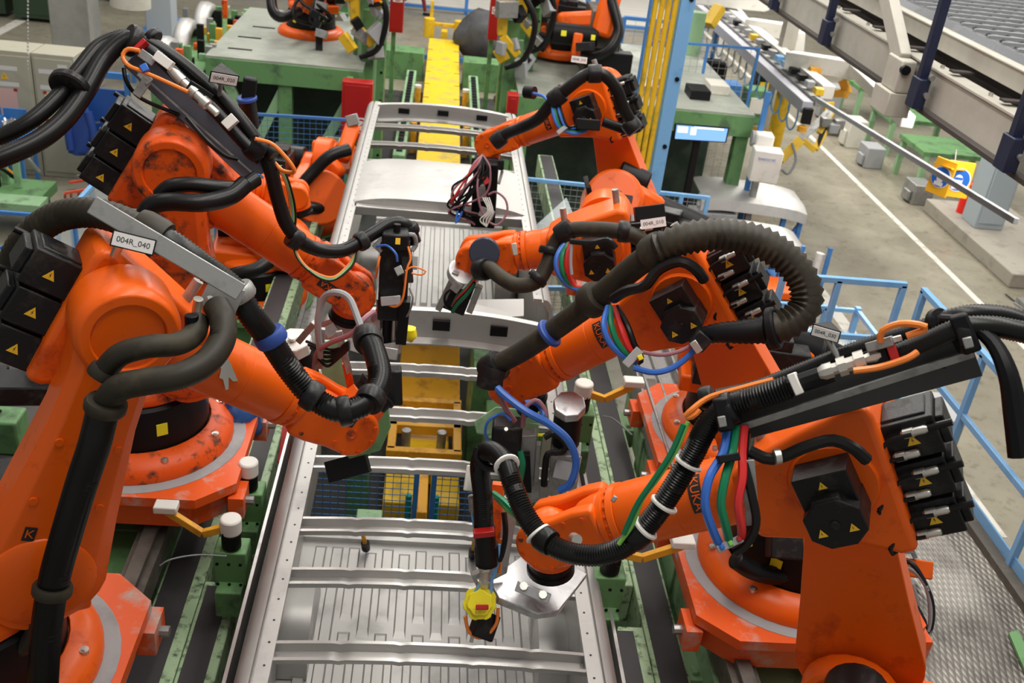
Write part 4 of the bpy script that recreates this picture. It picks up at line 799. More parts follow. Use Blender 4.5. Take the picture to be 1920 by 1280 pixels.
wire(T7,BKS,[(1070,452,7.0),(1110,455,6.95),(1140,450,6.9),(1155,465,6.9)],.022); wire(T7,GYC,[(1072,455,7.0),(1070,490,7.0),(1072,515,7.0)],.012)
GC(T7,'wrist_cap',mat('blue_black_cap',(.03,.035,.06),.3),(909,472,7.62),(908,474,7.5),.115,n=28,bevel=.01); G(T7,'wrist_plug',CHR,(928,460,7.55),(934,475,7.55),.03,.03); G(T7,'arm_sticker',CHR,(960,468,7.5),(970,466,7.5),.09,.01)
plate(D(1225,418,6.9),CC-D(1225,418,6.9),(-.3,0,1),.17,.065,SIGN,T7,'number_sign',.004,'004R_010',INK,.045); G(T7,'sign_body',BKM,(1190,402,7.0),(1245,395,7.0),.1,.1,.006)
plate(D(1153,409,8.6),CC-D(1153,409,8.6),(0,0,1),.13,.045,SIGN,T7,'number_sign',.004,'004R_110',INK,.03)
GC(T7,'ring_plate',ALU,(872,508,7.75),(868,518,7.8),.13,n=24,bevel=.006); G(T7,'gun_frame',GALV,(855,510,7.7),(822,580,7.95),.05,.04); G(T7,'gun_body',BKM,(872,518,7.8),(850,575,8.0),.2,.14,.01); G(T7,'gun_frame',GALV,(900,535,7.7),(880,585,7.9),.05,.03)
G(T7,'gun_block',GALV,(862,530,7.68),(850,545,7.7),.07,.04); G(T7,'gun_foot',GALV,(828,560,7.9),(852,582,8.0),.05,.05)
for k,m in enumerate((GNB,RDB,BKS,GNB)): wire(T7,m,[(890,520+4*k,7.6),(875,540+4*k,7.65),(858,555+5*k,7.75),(848,575+3*k,7.85)],.014)
wire(T7,BKS,[(850,540,7.7),(835,552,7.75),(835,570,7.8),(848,580,7.85)],.01)
# ---- R6
T6=r6.root
hose_part(r6,'dress_hose',[(925,268,9.5),(950,250,9.45),(980,238,9.4),(1010,222,9.3),(1035,192,9.2),(1065,165,9.1),(1100,140,9.05),(1130,140,9.05),(1155,165,9.1),(1170,205,9.2),(1188,235,9.3)],.055,BKS,True,.016,.06)
hose_part(r6,'dress_hose',[(1195,240,9.4),(1175,243,9.4),(1150,235,9.4),(1130,228,9.4)],.045,BKM,True,.02,.1)
for p,q,rad,w in(((1045,182,9.16),(1060,170,9.12),.065,.14),((1115,138,9.04),(1125,138,9.04),.065,.12),((935,262,9.48),(950,250,9.45),.06,.12),((1185,236,9.3),(1190,242,9.3),.07,.12)): collar(r6,'hose_clamp',p,q,rad,w)
GC(T6,'gun_plug',BKM,(985,172,9.6),(1002,174,9.55),.06); wire(T6,BLB,[(1000,175,9.5),(1018,180,9.4),(1028,190,9.3)],.014)
for k,m in enumerate((BLB,GNB,BKS,BLB,BKS)): wire(T6,m,[(1035+3*k,190,9.2),(1038+4*k,215,9.15),(1048+4*k,238,9.15),(1075,250-3*k,9.2),(1100,245-2*k,9.25)],.016)
G(T6,'cable_comb',GYP,(1045,250,9.15),(1062,236,9.15),.04,.03); G(T6,'connector_block',BKM,(1080,232,9.2),(1125,235,9.2),.1,.1,.01)
plate(D(1086,112,9.6),CC-D(1086,112,9.6),(0,0,1),.15,.06,SIGN,T6,'number_sign',.004,'004R_210',INK,.04)
G(T6,'gun_body',BKM,(912,300,10.1),(905,420,10.5),.25,.2,.02); G(T6,'gun_plate',BKM,(885,305,10.2),(945,310,10.2),.1,.2,.01); G(T6,'gun_block',GALV,(900,345,10.0),(905,375,10.1),.09,.06); G(T6,'gun_block',RD,(908,330,9.98),(914,345,9.98),.06,.04); G(T6,'gun_block',GALV,(900,395,10.1),(925,405,10.1),.1,.08); G(T6,'gun_side',GALV,(942,320,10.2),(935,345,10.2),.03,.04)
random.seed(3)
for k in range(12):
    x=random.uniform(880,925); m=random.choice((BKS,BKS,BKS,GYC,PKC,RDB)); wire(T6,m,[(905,290,10.0),(x,320+random.uniform(-8,8),9.95),(x-random.uniform(10,45),360+random.uniform(-10,10),10.0),(835+random.uniform(0,40),382+random.uniform(-5,15),10.1),(890+random.uniform(-10,20),395+random.uniform(-10,30),10.2)],.011)
wire(T6,PKC,[(905,300,10.0),(895,350,9.95),(905,400,10.0),(930,422,10.05),(950,400,10.05),(948,375,10.05),(930,360,10.05),(915,365,10.05)],.011); wire(T6,BLB,[(872,380,10.1),(865,400,10.1),(855,418,10.1),(858,395,10.1)],.012)
for k in range(4): wire(T6,WH,[(905+4*k,370,9.95),(915+3*k,395,9.95),(900+6*k,412,9.98),(912,425,10.0)],.006)
GC(T6,'shoulder_casting',OR,(1150,385,9.9),(1152,368,9.55),.33,.27,n=32,bevel=.03); GC(T6,'shoulder_recess',BKM,(1152,372,9.56),(1153,366,9.53),.17,n=28); G(T6,'shoulder_arm',OR,(1165,360,9.9),(1235,400,9.9),.30,.35,.06); G(T6,'recess_motor',BK,(1150,362,9.5),(1158,385,9.5),.15,.06,.01); G(T6,'yellow_label',LAB,(1188,372,9.68),(1200,374,9.68),.06,.01); G(T6,'black_band',BKM,(1100,340,9.7),(1112,385,9.8),.05,.4,.01)
GC(T6,'side_cylinder',BKM,(1160,322,10.1),(1215,345,10.1),.12,n=20,bevel=.02)
# ---- R8 / R5 dressing
T8=r8.root
hose_part(r8,'dress_hose',[(415,525,9.9),(440,515,9.7),(480,505,9.7),(505,490,9.8)],.07,BKS,True,.02,.06); G(T8,'gun_head',BKM,(470,145,10.2),(465,190,10.3),.14,.14,.02); GC(T8,'gun_tube',BKM,(462,185,10.3),(470,235,10.6),.09); collar(r8,'hose_clamp',(463,185,10.25),(466,200,10.3),.08,.04,BLD); G(T8,'raised_arm',BKM,(470,235,10.6),(420,420,10.6),.14,.14,.02); 
T5=r5.root
hose_part(r5,'dress_hose',[(655,280,12.2),(620,292,12.1),(590,320,12.1),(565,350,12.1),(560,380,12.2),(590,390,12.3),(620,390,12.5),(640,378,12.6)],.075,BKS,True,.02,.06)
G(T5,'lower_arm',OR,(560,375,12.9),(635,305,12.7),.30,.2,.05); GC(T5,'arm_hub_cap',OR,(600,372,12.6),(601,370,12.3),.34,n=28,bevel=.03)
G(T5,'gun_head',GALV,(650,228,13),(672,222,13),.14,.12,.01); G(T5,'upper_arm',OR,(640,300,12.9),(662,235,13.1),.2,.18,.04)
# black hose mess on T1/T2 robots
for r,c in((r9,(590,20)),):
    random.seed(c[0])
    for k in range(4):
        x,y=c; d0=17.5; wire(r.root,random.choice((BKS,BKS,BKM)),[(x+random.uniform(-45,45),y-45,d0),(x+random.uniform(-50,50),y-20,d0-.3),(x+random.uniform(-40,40),y+15,d0-.3),(x+random.uniform(-20,20),y+30,d0)],.03)
hose_part(r10,'dress_hose',[(1140,-20,17.3),(1152,20,17.2),(1160,60,17.2),(1145,90,17.2),(1120,105,17.3),(1095,100,17.5)],.09,BKS,True,.03,.06)
hose_part(r9,'dress_hose',[(508,-10,17.6),(512,20,17.5),(525,32,17.5),(545,28,17.6),(560,22,17.8)],.09,BKS,True,.03,.06); G(r9.root,'gun_frame',BKM,(600,-20,17.4),(598,105,17.6),.12,.12)
for y in(-10,8,25,42,60): G(r9.root,'gun_block',random.choice((GALV,CRM,BKM)),(590+random.uniform(-10,6),y,17.2),(606+random.uniform(-6,10),y+6,17.2),.13,.1)

T10=r10.root
GC(T10,'counterbalance_cylinder',BKM,(1030,60,17.3),(1118,70,17.5),.18,n=24,bevel=.03); GC(T10,'cylinder_end',BK,(1024,59,17.3),(1034,60,17.3),.21,n=24,bevel=.02)
G(T10,'yellow_label',LAB,(1052,62,17.1),(1062,63,17.1),.09,.02); G(T10,'yellow_label',LAB,(1108,70,17.2),(1116,71,17.2),.09,.02)
G(T10,'cylinder_bracket',OR,(1085,62,17.2),(1078,105,17.3),.16,.12,.03); G(T10,'cylinder_bracket',OR,(1018,50,17.5),(1030,100,17.5),.1,.12,.03); G(T10,'grey_cheek',GALV,(1012,60,17.6),(1020,95,17.6),.25,.08,.02)
G(T10,'link_arm_front',OR,(1125,70,17.5),(1150,-20,17.3),.36,.3,.08); G(T10,'shoulder_casting',OR,(1045,40,17.7),(1135,35,17.7),.3,.4,.08); G(T10,'cable_channel',BK,(1080,88,17.1),(1115,86,17.1),.14,.12,.01)
# ======================= BACKGROUND, LEFT SIDE =======================
def boxthing(name,label,cat,x0,x1,y0,y1,z0,z1,m,bevel=.01,group=None): return simple(name,label,cat,lambda b:strip(x0,x1,y0,y1,z0,z1,b),m,bevel,group)
def cab(x0,x1,y0,y1,h,label,m,paper,flag):
    r=E('control_cabinet',((x0+x1)/2,(y0+y1)/2,0),label,'cabinet','grey control cabinets at the left wall line'); c=(x0+x1)/2
    strip(x0,x1,y0,y1,0,h,MB()).build('body',m,r,.01); d=strip(x0+.04,x1-.04,y0-.02,y0,.1,h-.08,MB()).build('door',m,r,.006)
    n=V((0,-1,0)); plate(V((c,y0-.023,h-.3)),n,UPV,.5,.075,SIGN,d,'name_plate',.002); plate(V((c,y0-.023,h-.58)),n,UPV,.5,.075,SIGN,d,'name_plate',.002)
    tri(V((c+.02,y0-.023,h-.44)),n,UPV,.13,d); plate(V((c,y0-.023,h-.92)),n,UPV,.38,.52,paper,d,'paper_notice',.002)
    b=MB(); 
    for s in(-1,1):
        for t in(-1,1): b.box((c+s*.18,y0-.027,h-.92+t*.25),(.06,.004,.05))
    b.build('red_tape_corners',RD,d); MB().cyl((x0+.15,y0-.05,1.0),(x0+.15,y0-.02,1.0),.02).build('door_handle',BKM,d)
    if flag: plate(V((x1-.2,y0-.023,h-.22)),n,UPV,.16,.12,SIGN,d,'flag_sticker',.002)
    return r
PNK=mat('pink_paper',(.7,.45,.42),.7); YPA=mat('yellow_paper',(.72,.68,.38),.7)
cm=mat('beige_cabinet_paint',(.44,.42,.33),.5,0,(.38,.36,.28),2,.4)
h0=PY(70,100,18.1).z
xa,xb,xc=PY(-45,150,18.1).x,PY(63,150,18.1).x,PY(142,150,18.1).x
cab(xa,xb-.02,18.1,18.8,h0,'beige control cabinet with a pink notice, left one of the pair',cm,PNK,False)
cab(xb,xc,18.1,18.8,h0,'beige control cabinet with a yellow notice, right one of the pair',cm,YPA,True)
bt=E('bin_table',(-7.4,17.2,0),'blue steel table with legs carrying two blue parts bins','table')
a=P(-30,222,1.0); z=P(90,225,1.0)
strip(a.x,z.x,17.0,17.7,.95,1.0,MB()).build('table_top',BL,bt,.005)
for x in(a.x+.1,z.x-.05,(a.x+z.x)/2):
    for y in(17.05,17.65): strip(x-.03,x+.03,y-.03,y+.03,0,.95,MB()).build('leg',BL,bt)
for k,(x0,x1,lab) in enumerate(((-10,35,'left'),(40,86,'right'))):
    A=P(x0,214,1.05).x; B_=P(x1,214,1.05).x; r=E('parts_bin',((A+B_)/2,17.3,1.0),'blue tilted parts bin heaped with shiny clips, %s one on the blue table'%lab,'bin','blue parts bins')
    b=MB(); b.poly([(A,17.05,1.03),(B_,17.05,1.03),(B_,17.6,1.2),(A,17.6,1.2)],.02); 
    strip(A,B_,17.03,17.06,1.0,1.16,b); strip(A,B_,17.58,17.62,1.1,1.38,b); strip(A,A+.02,17.04,17.6,1.05,1.28,b); strip(B_-.02,B_,17.04,17.6,1.05,1.28,b); b.build('bin_shell',BL,r,.004)
    random.seed(k); b=MB()
    for i in range(45):
        c=V((random.uniform(A+.08,B_-.08),random.uniform(17.12,17.52),random.uniform(1.12,1.22))); b.box((0,0,0),(.09,.03,.03),frame(c,V((random.uniform(-1,1),random.uniform(-1,1),random.uniform(-.5,.5)))))
    s=b.build('metal_clips',CHR,r); s['kind']='stuff'
rk=E('tool_rack',(-6.4,17.3,0),'tall blue tool rack with hooks between the cabinets and the robots','rack')
A=PY(150,150,17).x; B_=PY(236,150,17).x; zt=PY(190,135,17).z
for x in(A,B_): 
    strip(x-.04,x+.04,17,17.08,0,zt,MB()).build('post',BL,rk,.004)
strip(A,B_,17,17.08,zt-.1,zt,MB()).build('top_bar',BL,rk,.004); strip(A+.02,B_-.05,17.1,17.14,.4,2.0,MB()).build('back_panel',BLD if False else mat('strong_blue_panel',(.02,.09,.36),.45),rk)
strip(A-.2,B_+.3,16.95,17.0,.42,.5,MB()).build('shelf_bar',GALV,rk)
for i in range(8):
    x=A+.15+(i%3)*.18; z=1.0+(i//3)*.22; MB().tube([V((x,17.08,z)),V((x,16.98,z)),V((x+.12,16.96,z+.03))],.014,6).build('hook',GALV,rk)
for i in range(3): strip(A+.25+i*.2,A+.33+i*.2,16.98,17.05,1.25-.3*i,1.36-.3*i,MB()).build('clamp_block',CRM,rk)
jk=E('work_jacket',(PY(150,230,16.9).x,16.9,.7),'deep blue work jacket hanging on the tool rack','jacket')
c=PY(152,235,16.9); b=MB(); R=[]
for i in range(12):
    t=i/11; z=c.z+.45-.95*t; w_=.08+.15*min(1,t*2.2); R.append([V((c.x+(w_*(1+.12*math.sin(5*a+i)))*math.cos(a),16.9+(.08+.03*math.sin(3*a+i*.7))*math.sin(a),z)) for a in [2*math.pi*k/24 for k in range(24)]])
b.rings(R).build('body',BLD,jk,ang=80)
for s in(-1,1): MB().tube([V((c.x+s*.14,16.88,c.z+.25)),V((c.x+s*.2,16.86,c.z-.1)),V((c.x+s*.19,16.86,c.z-.42))],.07,10).build('sleeve',BLD,jk,ang=80)
simple('junction_box','light grey free-standing box with pale top beside the blue guard panel','box',lambda b:strip(PY(183,340,15.6).x,PY(240,340,15.6).x,15.6,16.2,0,PY(190,300,15.6).z,b),mat('light_grey_box',(.5,.5,.52),.5),.012)
# green fixture machine with clutter at left
gm=E('jig_bench',(-6.9,16,0),'low green jig bench with clamps and brackets in front of the cabinets','bench')
strip(-8.6,-6.1,15.6,16.3,.45,.62,MB()).build('bed',GR,gm,.01); strip(-6.75,-6.0,15.2,15.6,.5,.62,MB()).build('bed_extension',GRL,gm,.01)
for x in(-8.4,-7.3,-6.3): strip(x-.1,x+.1,15.6,16.2,0,.45,MB()).build('leg',GR,gm,.01)
random.seed(11)
for i in range(16):
    x=random.uniform(-8.5,-6.2); y=random.uniform(15.7,16.2); hh=random.uniform(.15,.5); m=random.choice((GRL,GR,BKM,GALV,CHR,GR,GRL)); strip(x-.05,x+.05,y-.04,y+.04,.62,.62+hh,MB()).build('clamp_post',m,gm,.006)
    if i%3==0: MB().tube([V((x,y,.62+hh)),V((x+.2,y-.1,.7+hh)),V((x+.35,y,.62+hh*.6))],.03,8).build('clamp_arm',random.choice((BKM,YEO,GALV)),gm)
simple('cable_bundle','terracotta wrapped cable bundle lying in front of the green jig bench','cable bundle',lambda b:b.tube([V((-8.8,15.2,.75)),V((-7.9,15.1,.6)),V((-7.1,15.1,.42)),V((-6.75,15.1,.36))],.09,12),mat('terracotta_wrap',(.30,.07,.035),.7))
rc=E('red_trestle',P(150,375,.4),'small red tubular frame standing by the blue guard panel','frame')
for p,q in(((122,362,.9),(170,354,.9)),((122,362,.9),(122,415,.0)),((133,360,.9),(134,385,.3)),((148,358,.9),(146,385,.3)),((130,342,.8),(182,335,.8))): MB().bar(P(*p),P(*q),.035,.035).build('bar',mat('red_orange_tube',(.6,.07,.03),.45),rc)
# guard panel with clear pane
gf=E('safety_screen',(-4.75,13.2,0),'light blue framed guard panel with clear pane, left of the robots','guard panel')
a,c=V((-4.75,11.3,0)),V((-4.75,15.0,0))
MB().bar(a+UPV*1.5,c+UPV*1.5,.06,.06).build('top_rail',BLL,gf,.004); MB().bar(a+UPV*.12,c+UPV*.12,.06,.06).build('bottom_rail',BLL,gf,.004)
for y in(11.3,13.1,15.0): strip(-4.79,-4.71,y-.04,y+.04,0,1.5,MB()).build('post',BL,gf,.004)
strip(-4.755,-4.745,11.35,14.95,.2,1.45,MB()).build('clear_pane',GLS,gf)
railing(((-11,13.25),(-4.9,13.25)),.2,(.0,.3,.62,.98),'blue railing running off to the left behind the front robot',m=BL)
railing(((-10,11.9),(-5.2,11.9)),0,(.0,.5,.98),'blue and yellow railing nearer to the front left robot',m=BL,h=1.0)
simple('kick_strip','yellow strip on the nearer left railing','strip',lambda b:strip(-10,-5.2,11.84,11.87,.86,.94,b),YE)
# pillar, duct, crates at top left
o=strip(-8.6,-7.75,23.6,24.4,0,9,MB()).build('pillar',mat('pillar_grey',(.33,.33,.31),.6,0,(.28,.28,.26),1.5,.5),bevel=.02); T(recentre(o),'square grey concrete pillar behind the beige cabinets','pillar')
simple('duct','pale grey round duct hanging beside the concrete pillar','duct',lambda b:b.cyl(PY(250,-40,23)+V((0,0,2)),PY(245,12,23),.42),CRM)
simple('column','cream painted column between the pillar and the silver fenders','column',lambda b:strip(-6.9,-6.3,25,25.6,0,9,b),mat('pale_blue_grey',(.38,.42,.46),.5),.02)
simple('chain','thin steel chain hanging in front of the beige cabinets','chain',lambda b:[b.cyl(D(52,-20+i*7,14.5),D(52.5,-16+i*7,14.5),.012,n=6) for i in range(22)],GALV)
for i,(x,y) in enumerate(((P(28,38,0).x,P(28,38,0).y),(P(28,38,0).x-1.8,P(28,38,0).y+.2),(P(28,38,0).x-.6,P(28,38,0).y+2),(P(28,38,0).x+1.3,P(28,38,0).y+3.6))):
    simple('storage_crate','dark green storage crate in the far left corner, '+('front right','front left','middle','rearmost')[i],'crate',lambda b:(strip(x,x+1.5,y,y+1.1,.1,1.1,b),strip(x+.08,x+1.42,y-.01,y+.0,.2,1.0,b)),mat('dark_green_crate',(.03,.06,.03),.6),.02,'storage crates')
tb=E('wheeled_table',(-6,26,0),'blue steel table behind the silver fenders','table')
a=P(255,62,1.0); c=P(335,52,1.0); strip(a.x,c.x,24.6,27.6,.94,1.0,MB()).build('table_top',BL,tb,.01)
for x in(a.x+.1,c.x-.1):
    for y in(24.7,27.5): strip(x-.04,x+.04,y-.04,y+.04,0,.94,MB()).build('leg',BL,tb)
random.seed(5)
for i in range(7): strip(a.x+.2+i*.25,a.x+.32+i*.25,26+.2*(i%2),26.2+.2*(i%2),1,1.2+.5*random.random(),MB()).build('fitting',random.choice((GR,GALV,BLL,BKM)),tb)
# silver fenders on green fixture
fx=E('fender_jig',(-4,19,0),'dark green jig bench crowded with clamps, under the silver fenders','jig')
strip(-4.75,-3.8,16.6,21.5,2.3,2.5,MB()).build('bed',GR,fx,.02)
for y in(16.8,19,21.2): strip(-4.6,-4.0,y-.1,y+.1,0,2.3,MB()).build('leg',GR,fx,.01)
random.seed(21)
for i in range(42):
    y=16.7+i*.115; x=random.uniform(-4.3,-3.75); hh=random.uniform(.1,.4); strip(x-.05,x+.06,y-.05,y+.05,2.5,2.5+hh,MB()).build('clamp',random.choice((BKM,GR,GRL,GALV,YEO,BKM,ORD)),fx,.006)
def fender(y,label,z=2.55):
    R=[]
    for i in range(17):
        a=math.pi*(.02+.96*i/16); R.append([V((-4.62+dx,y+(.52+dr)*math.cos(a),z-.3+(.46+dr)*math.sin(a))) for dx,dr in((0,0),(.0,.12),(.04,.19),(.16,.2),(.26,.16),(.3,.06),(.28,.02),(.24,.12),(.15,.16),(.05,.14),(.03,.1),(.03,0))])
    o=MB().rings(R).build('wheel_fender',STP,ang=60); recentre(o); T(o,label,'fender','pressed steel fenders')
fender(17.3,'arched silver fender pressing nearest the camera on the green jig'); fender(18.8,'arched silver fender pressing, second on the green jig'); fender(20.4,'arched silver fender pressing farthest back on the green jig')
# ---- green steel tables
def table(x0,x1,y0,y1,z,label,braces=True):
    r=E('steel_platform',((x0+x1)/2,(y0+y1)/2,0),label,'platform','green steel robot tables')
    strip(x0,x1,y0,y1,z-.03,z,MB()).build('deck_plate',mat('pale_deck',(.36,.38,.33),.45,.2,(.27,.29,.25),1.2,.5),r)
    strip(x0,x1,y0-.02,y0+.12,z-.38,z-.03,MB()).build('edge_beam',GR,r,.008); strip(x0,x1,y1-.12,y1,z-.38,z-.03,MB()).build('edge_beam',GR,r,.008)
    strip(x0,x0+.12,y0,y1,z-.38,z-.03,MB()).build('side_beam',GR,r); strip(x1-.12,x1,y0,y1,z-.38,z-.03,MB()).build('side_beam',GR,r)
    for x in(x0+.12,(x0+x1)/2,x1-.12):
        for y in(y0+.15,y1-.15): strip(x-.11,x+.11,y-.11,y+.11,0,z-.38,MB()).build('leg',GR,r,.01)
    if braces:
        for xa,xb,za,zb in((x0+.2,(x0+x1)/2,.1,z-.4),((x0+x1)/2,x1-.15,.1,z-.4),((x0+x1)/2,x0+.3,.1,z-.4)): MB().bar((xa,y0+.15,za),(xb,y0+.15,zb),.16,.1,(0,1,0)).build('diagonal_brace',GRL,r,.006)
    return r
t1=table(-3.75,-1.2,16.9,21,2.77,'green steel table with diagonal braces, carrying the robot left of the yellow track')
for p,q in((((430,50),(480,20))),): pass
random.seed(2)
for i in range(10):
    x=random.uniform(-3.6,-2.9); y=random.uniform(17.2,20.6); pass
for i,(x0,y0,x1,y1) in enumerate(((-3.5,17.5,-3.1,17.5),(-3.5,18.4,-3.1,18.4),(-3.4,19.3,-3.0,19.3))): MB().box(((x0+x1)/2,y0,2.775),(x1-x0,.06,.01)).build('deck_slot',BKM,t1)
t2=table(1.35,5.3,16.3,21,2.77,'long green steel table right of the yellow track, one robot on its left end',False)
for i in range(4): MB().box((3.6+i*.45,17.2+.5*(i%2),2.85),(.35,.5,.16)).build('deck_fitting',(GALV,GYP,BKM,CRM)[i],t2,.01)
t3=E('machine_cover',(2.9,18.3,2.77),'dark grey angular machine with fins standing beside the robot with the black cylinder','machine')
b=MB(); b.prism([(2.55,2.8),(3.3,2.8),(3.3,3.1),(2.9,3.9),(2.6,3.9)],17.9,18.8); b.build('housing',GYR,t3,.02)
for i in range(6): strip(3.0+i*.05,3.02+i*.05,17.86,18.8,3.0,3.7-i*.1,MB()).build('fin',GALV,t3)
strip(2.6,3.35,17.5,17.8,2.8,3.3,MB()).build('dark_box',BKM,t3,.02)
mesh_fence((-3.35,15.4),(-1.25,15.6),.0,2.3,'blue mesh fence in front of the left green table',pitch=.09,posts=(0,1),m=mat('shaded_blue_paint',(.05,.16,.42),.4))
# tall green columns
def column(px0,px1,Y,label,zt=7,d=.45,m=GR,inner=True):
    x0,x1=PY(px0,100,Y).x,PY(px1,100,Y).x; r=E('press_column',((x0+x1)/2,Y,0),label,'column','tall green columns')
    strip(x0,x1,Y,Y+d,0,zt,MB()).build('shaft',m,r,.015); strip(x0+(x1-x0)*.15,x0+(x1-x0)*.75,Y-.08,Y,.8,PY(px0,70,Y).z,MB()).build('cover_box',GRL,r,.012)
    for k in range(6): MB().cyl((x1-.05,Y-.01,1+k*.5),(x1-.05,Y,1+k*.5),.025,n=8).build('bolt',BKM,r)
    return r
column(662,722,17.9,'tall green column right of the left green table'); column(940,1008,18.6,'tall green column right of the yellow track'); column(612,650,21.8,'slim green column behind the far left robot')
for px_,Y,s in ((640,20.5,1),(966,17.0,2),(1003,17.6,3),(690,17.2,4)):
    random.seed(s); r=E('weld_gun_station',(PY(px_,60,Y).x,Y,2.6),('hanging cluster of weld gun parts with yellow arm, ')+{1:'behind the far left robot',2:'right of the yellow track, lower one',3:'right of the yellow track, higher one',4:'beside the left red cabinet'}[s],'weld gun','far weld gun clusters')
    c=PY(px_,(30,30,45,20,25)[s],Y)
    for i in range(12):
        q=c+V((random.uniform(-.3,.3),random.uniform(-.2,.2),random.uniform(-.7,.7))); MB().box((0,0,0),(random.uniform(.12,.35),random.uniform(.08,.2),random.uniform(.1,.3)),frame(q,V((random.uniform(-1,1),.3,random.uniform(-1,1))))).build('gun_block',random.choice((BKM,BKM,GALV,YE,GYP,CRM)),r,.01)
    MB().bar(c+V((-.25,0,.8)),c+V((-.2,0,-.2)),.16,.12,(0,1,0)).build('yellow_arm',YE,r,.02); MB().bar(c+V((-.2,0,-.2)),c+V((.1,0,-.5)),.14,.12,(0,1,0)).build('yellow_arm',YE,r,.02)
    MB().tube([c+V((0,-.1,.6)),c+V((.3,-.2,.1)),c+V((.2,-.15,-.5)),c+V((-.1,-.1,-.7))],.05,8).build('hose',BKS,r); strip(c.x-.1,c.x+.1,Y+.25,Y+.4,0,c.z,MB()).build('stand',GR,r)
# red cabinets
def redcab(x0,x1,ya,yb,Y,label,sign):
    X0,X1=PY(x0,(ya+yb)/2,Y).x,PY(x1,(ya+yb)/2,Y).x; z1=PY(x0,ya,Y).z; z0=PY(x0,yb,Y).z; r=E('red_cabinet',((X0+X1)/2,Y,z0),label,'cabinet','red shutter cabinets')
    strip(X0,X1,Y,Y+.25,z0,z1,MB()).build('body',RD,r,.01); strip(X0+.04,X1-.04,Y-.012,Y,z0+.05,z1-.05,MB()).build('door',mat('dark_red_door',(.36,.008,.008),.35),r,.004)
    if sign:
        s=min(.26,(X1-X0)*.7); c=V((X1-s*.65,Y-.016,z0+(z1-z0)*sign)); p,M=plate(c,V((0,-1,0)),UPV,s,s,SIGN,r,'warning_sign',.002)
        b=MB(); R=[[V((q*math.cos(2*math.pi*k/24),q*math.sin(2*math.pi*k/24),h)) for k in range(24)] for q,h in((.42*s,.003),(.42*s,.005),(.32*s,.005),(.32*s,.003))]; b.rings(R+[R[0]],caps=False,M=M); b.box((0,0,.004),(.7*s,.06*s,.002),M@Matrix.Rotation(.78,4,'Z')); b.build('red_ring',RD,p)
    strip(X0+.05,X0+.15,Y+.25,Y+.35,0,z1,MB()).build('support',GR,r)
redcab(640,697,152,262,16.4,'red cabinet with round warning sign below the left green table',.28)
redcab(731,757,-30,60,24,'red cabinet at the top, left of the yellow track',.75); redcab(918,937,-20,75,23,'red cabinet at the top, right of the yellow track',.6); redcab(951,972,178,212,15.9,'small dark red cabinet under the right green table',0)
# yellow track
tr=E('transfer_track',(.15,25,0),'long worn bright yellow track plate running away at the top centre','track')
YET=mat('worn_track_yellow',(.82,.56,.008),.45,0,(.42,.3,.1),2.2,.4,.03,30,sharp=.12)
strip(-.27,.6,19.2,30.4,.42,.5,MB()).build('track_plate',YET,tr,.01); strip(-.2,.5,17,19,.5,.6,MB()).build('track_end',YE,tr,.01)
b=MB()
for k in range(8):
    y=20.2+k*1.25
    for x in(-.2,.53): b.box((x,y,.503),(.13,.03,.006))
b.build('edge_marks',INK,tr)
strip(-.27,-.24,19.2,30.4,.1,.42,MB()).build('side_wall',YEO,tr); strip(.57,.6,19.2,30.4,.1,.42,MB()).build('side_wall',YEO,tr)
b=MB(); b.box((.16,31.2,.75),(1.0,.12,.1)); b.build('cross_bar',YE,tr,.01)
for x in(-.3,.6): MB().cyl((x,31,.4),(x,31,.95),.16).build('roller',YE,tr,.01)
MB().box((.16,31.0,.5),(.18,.5,.3)).build('hinge_block',YE,tr,.01); strip(-.3,-.2,31.2,31.3,.8,1.4,MB()).build('lug',YE,tr)
for s,lab in((-1,'left'),(1,'right')):
    x=.165+s*.78; r=E('roller_conveyor',(x,23,0),'green roller conveyor with dark rollers %s of the yellow track'%lab,'conveyor','roller conveyors'); strip(x-.12,x+.12,19.2,26,.2,.6,MB()).build('frame',GRL,r,.01); b=MB()
    for k in range(26): b.box((x,19.5+k*.25,.61),(.12,.17,.03))
    b.build('rollers',BKM,r,.005); MB().cyl((x-s*.22,21.0,.1),(x-s*.22,21.0,.75),.07).build('yellow_cylinder',YEO,r,.005); MB().cyl((x-s*.22,23.6,.1),(x-s*.22,23.6,.8),.07).build('yellow_cylinder',YEO,r,.005)
    MB().bar((x-.3,20.6,.7),(x+.35,20.6,.7),.05,.05).build('yellow_bar',YEO,r); MB().cyl((x-s*.22,23.6,.8),(x-s*.22,23.6,.86),.08).build('cap',WH,r)
simple('machine_bed','dark green machine bed left of the far half of the yellow track','machine bed',lambda b:strip(-2.2,-.35,27.3,28,0,.75,b),GR,.02)
simple('machine_bed','dark green machine bed right of the far half of the yellow track','machine bed',lambda b:strip(.7,2.3,26.8,27.5,0,.75,b),GR,.02)
o=blob((1.5,30.2,.7),(1.0,.75,.75),5,26).build('cover_sheet',mat('dark_grey_sheet',(.045,.045,.048),.6,0,(.07,.07,.075),3,.5),ang=80); recentre(o); T(o,'heap under a dark grey cover sheet right of the far end of the yellow track','cover')
simple('round_bin','black round bin right of the right roller conveyor','bin',lambda b:b.lathe([(.3,.0),(.36,.9),(.4,.92),(.4,1.0),(.34,1.0)],TR(1.72,22.6,0)),BKM)
wb=E('white_machine',(-.1,14.8,0),'white machine housing seen through the far body bows','machine')
strip(-.42,.0,15.9,16.5,.3,1.35,MB()).build('tower',WH,wb,.02); strip(-.45,.62,14.4,15.2,.3,1.1,MB()).build('base',WH,wb,.02); strip(.5,.7,15.2,16.4,.3,1.1,MB()).build('rail',WH,wb,.02); MB().box((.15,15.8,.9),(.55,.2,.15)).build('slide',GALV,wb,.02)
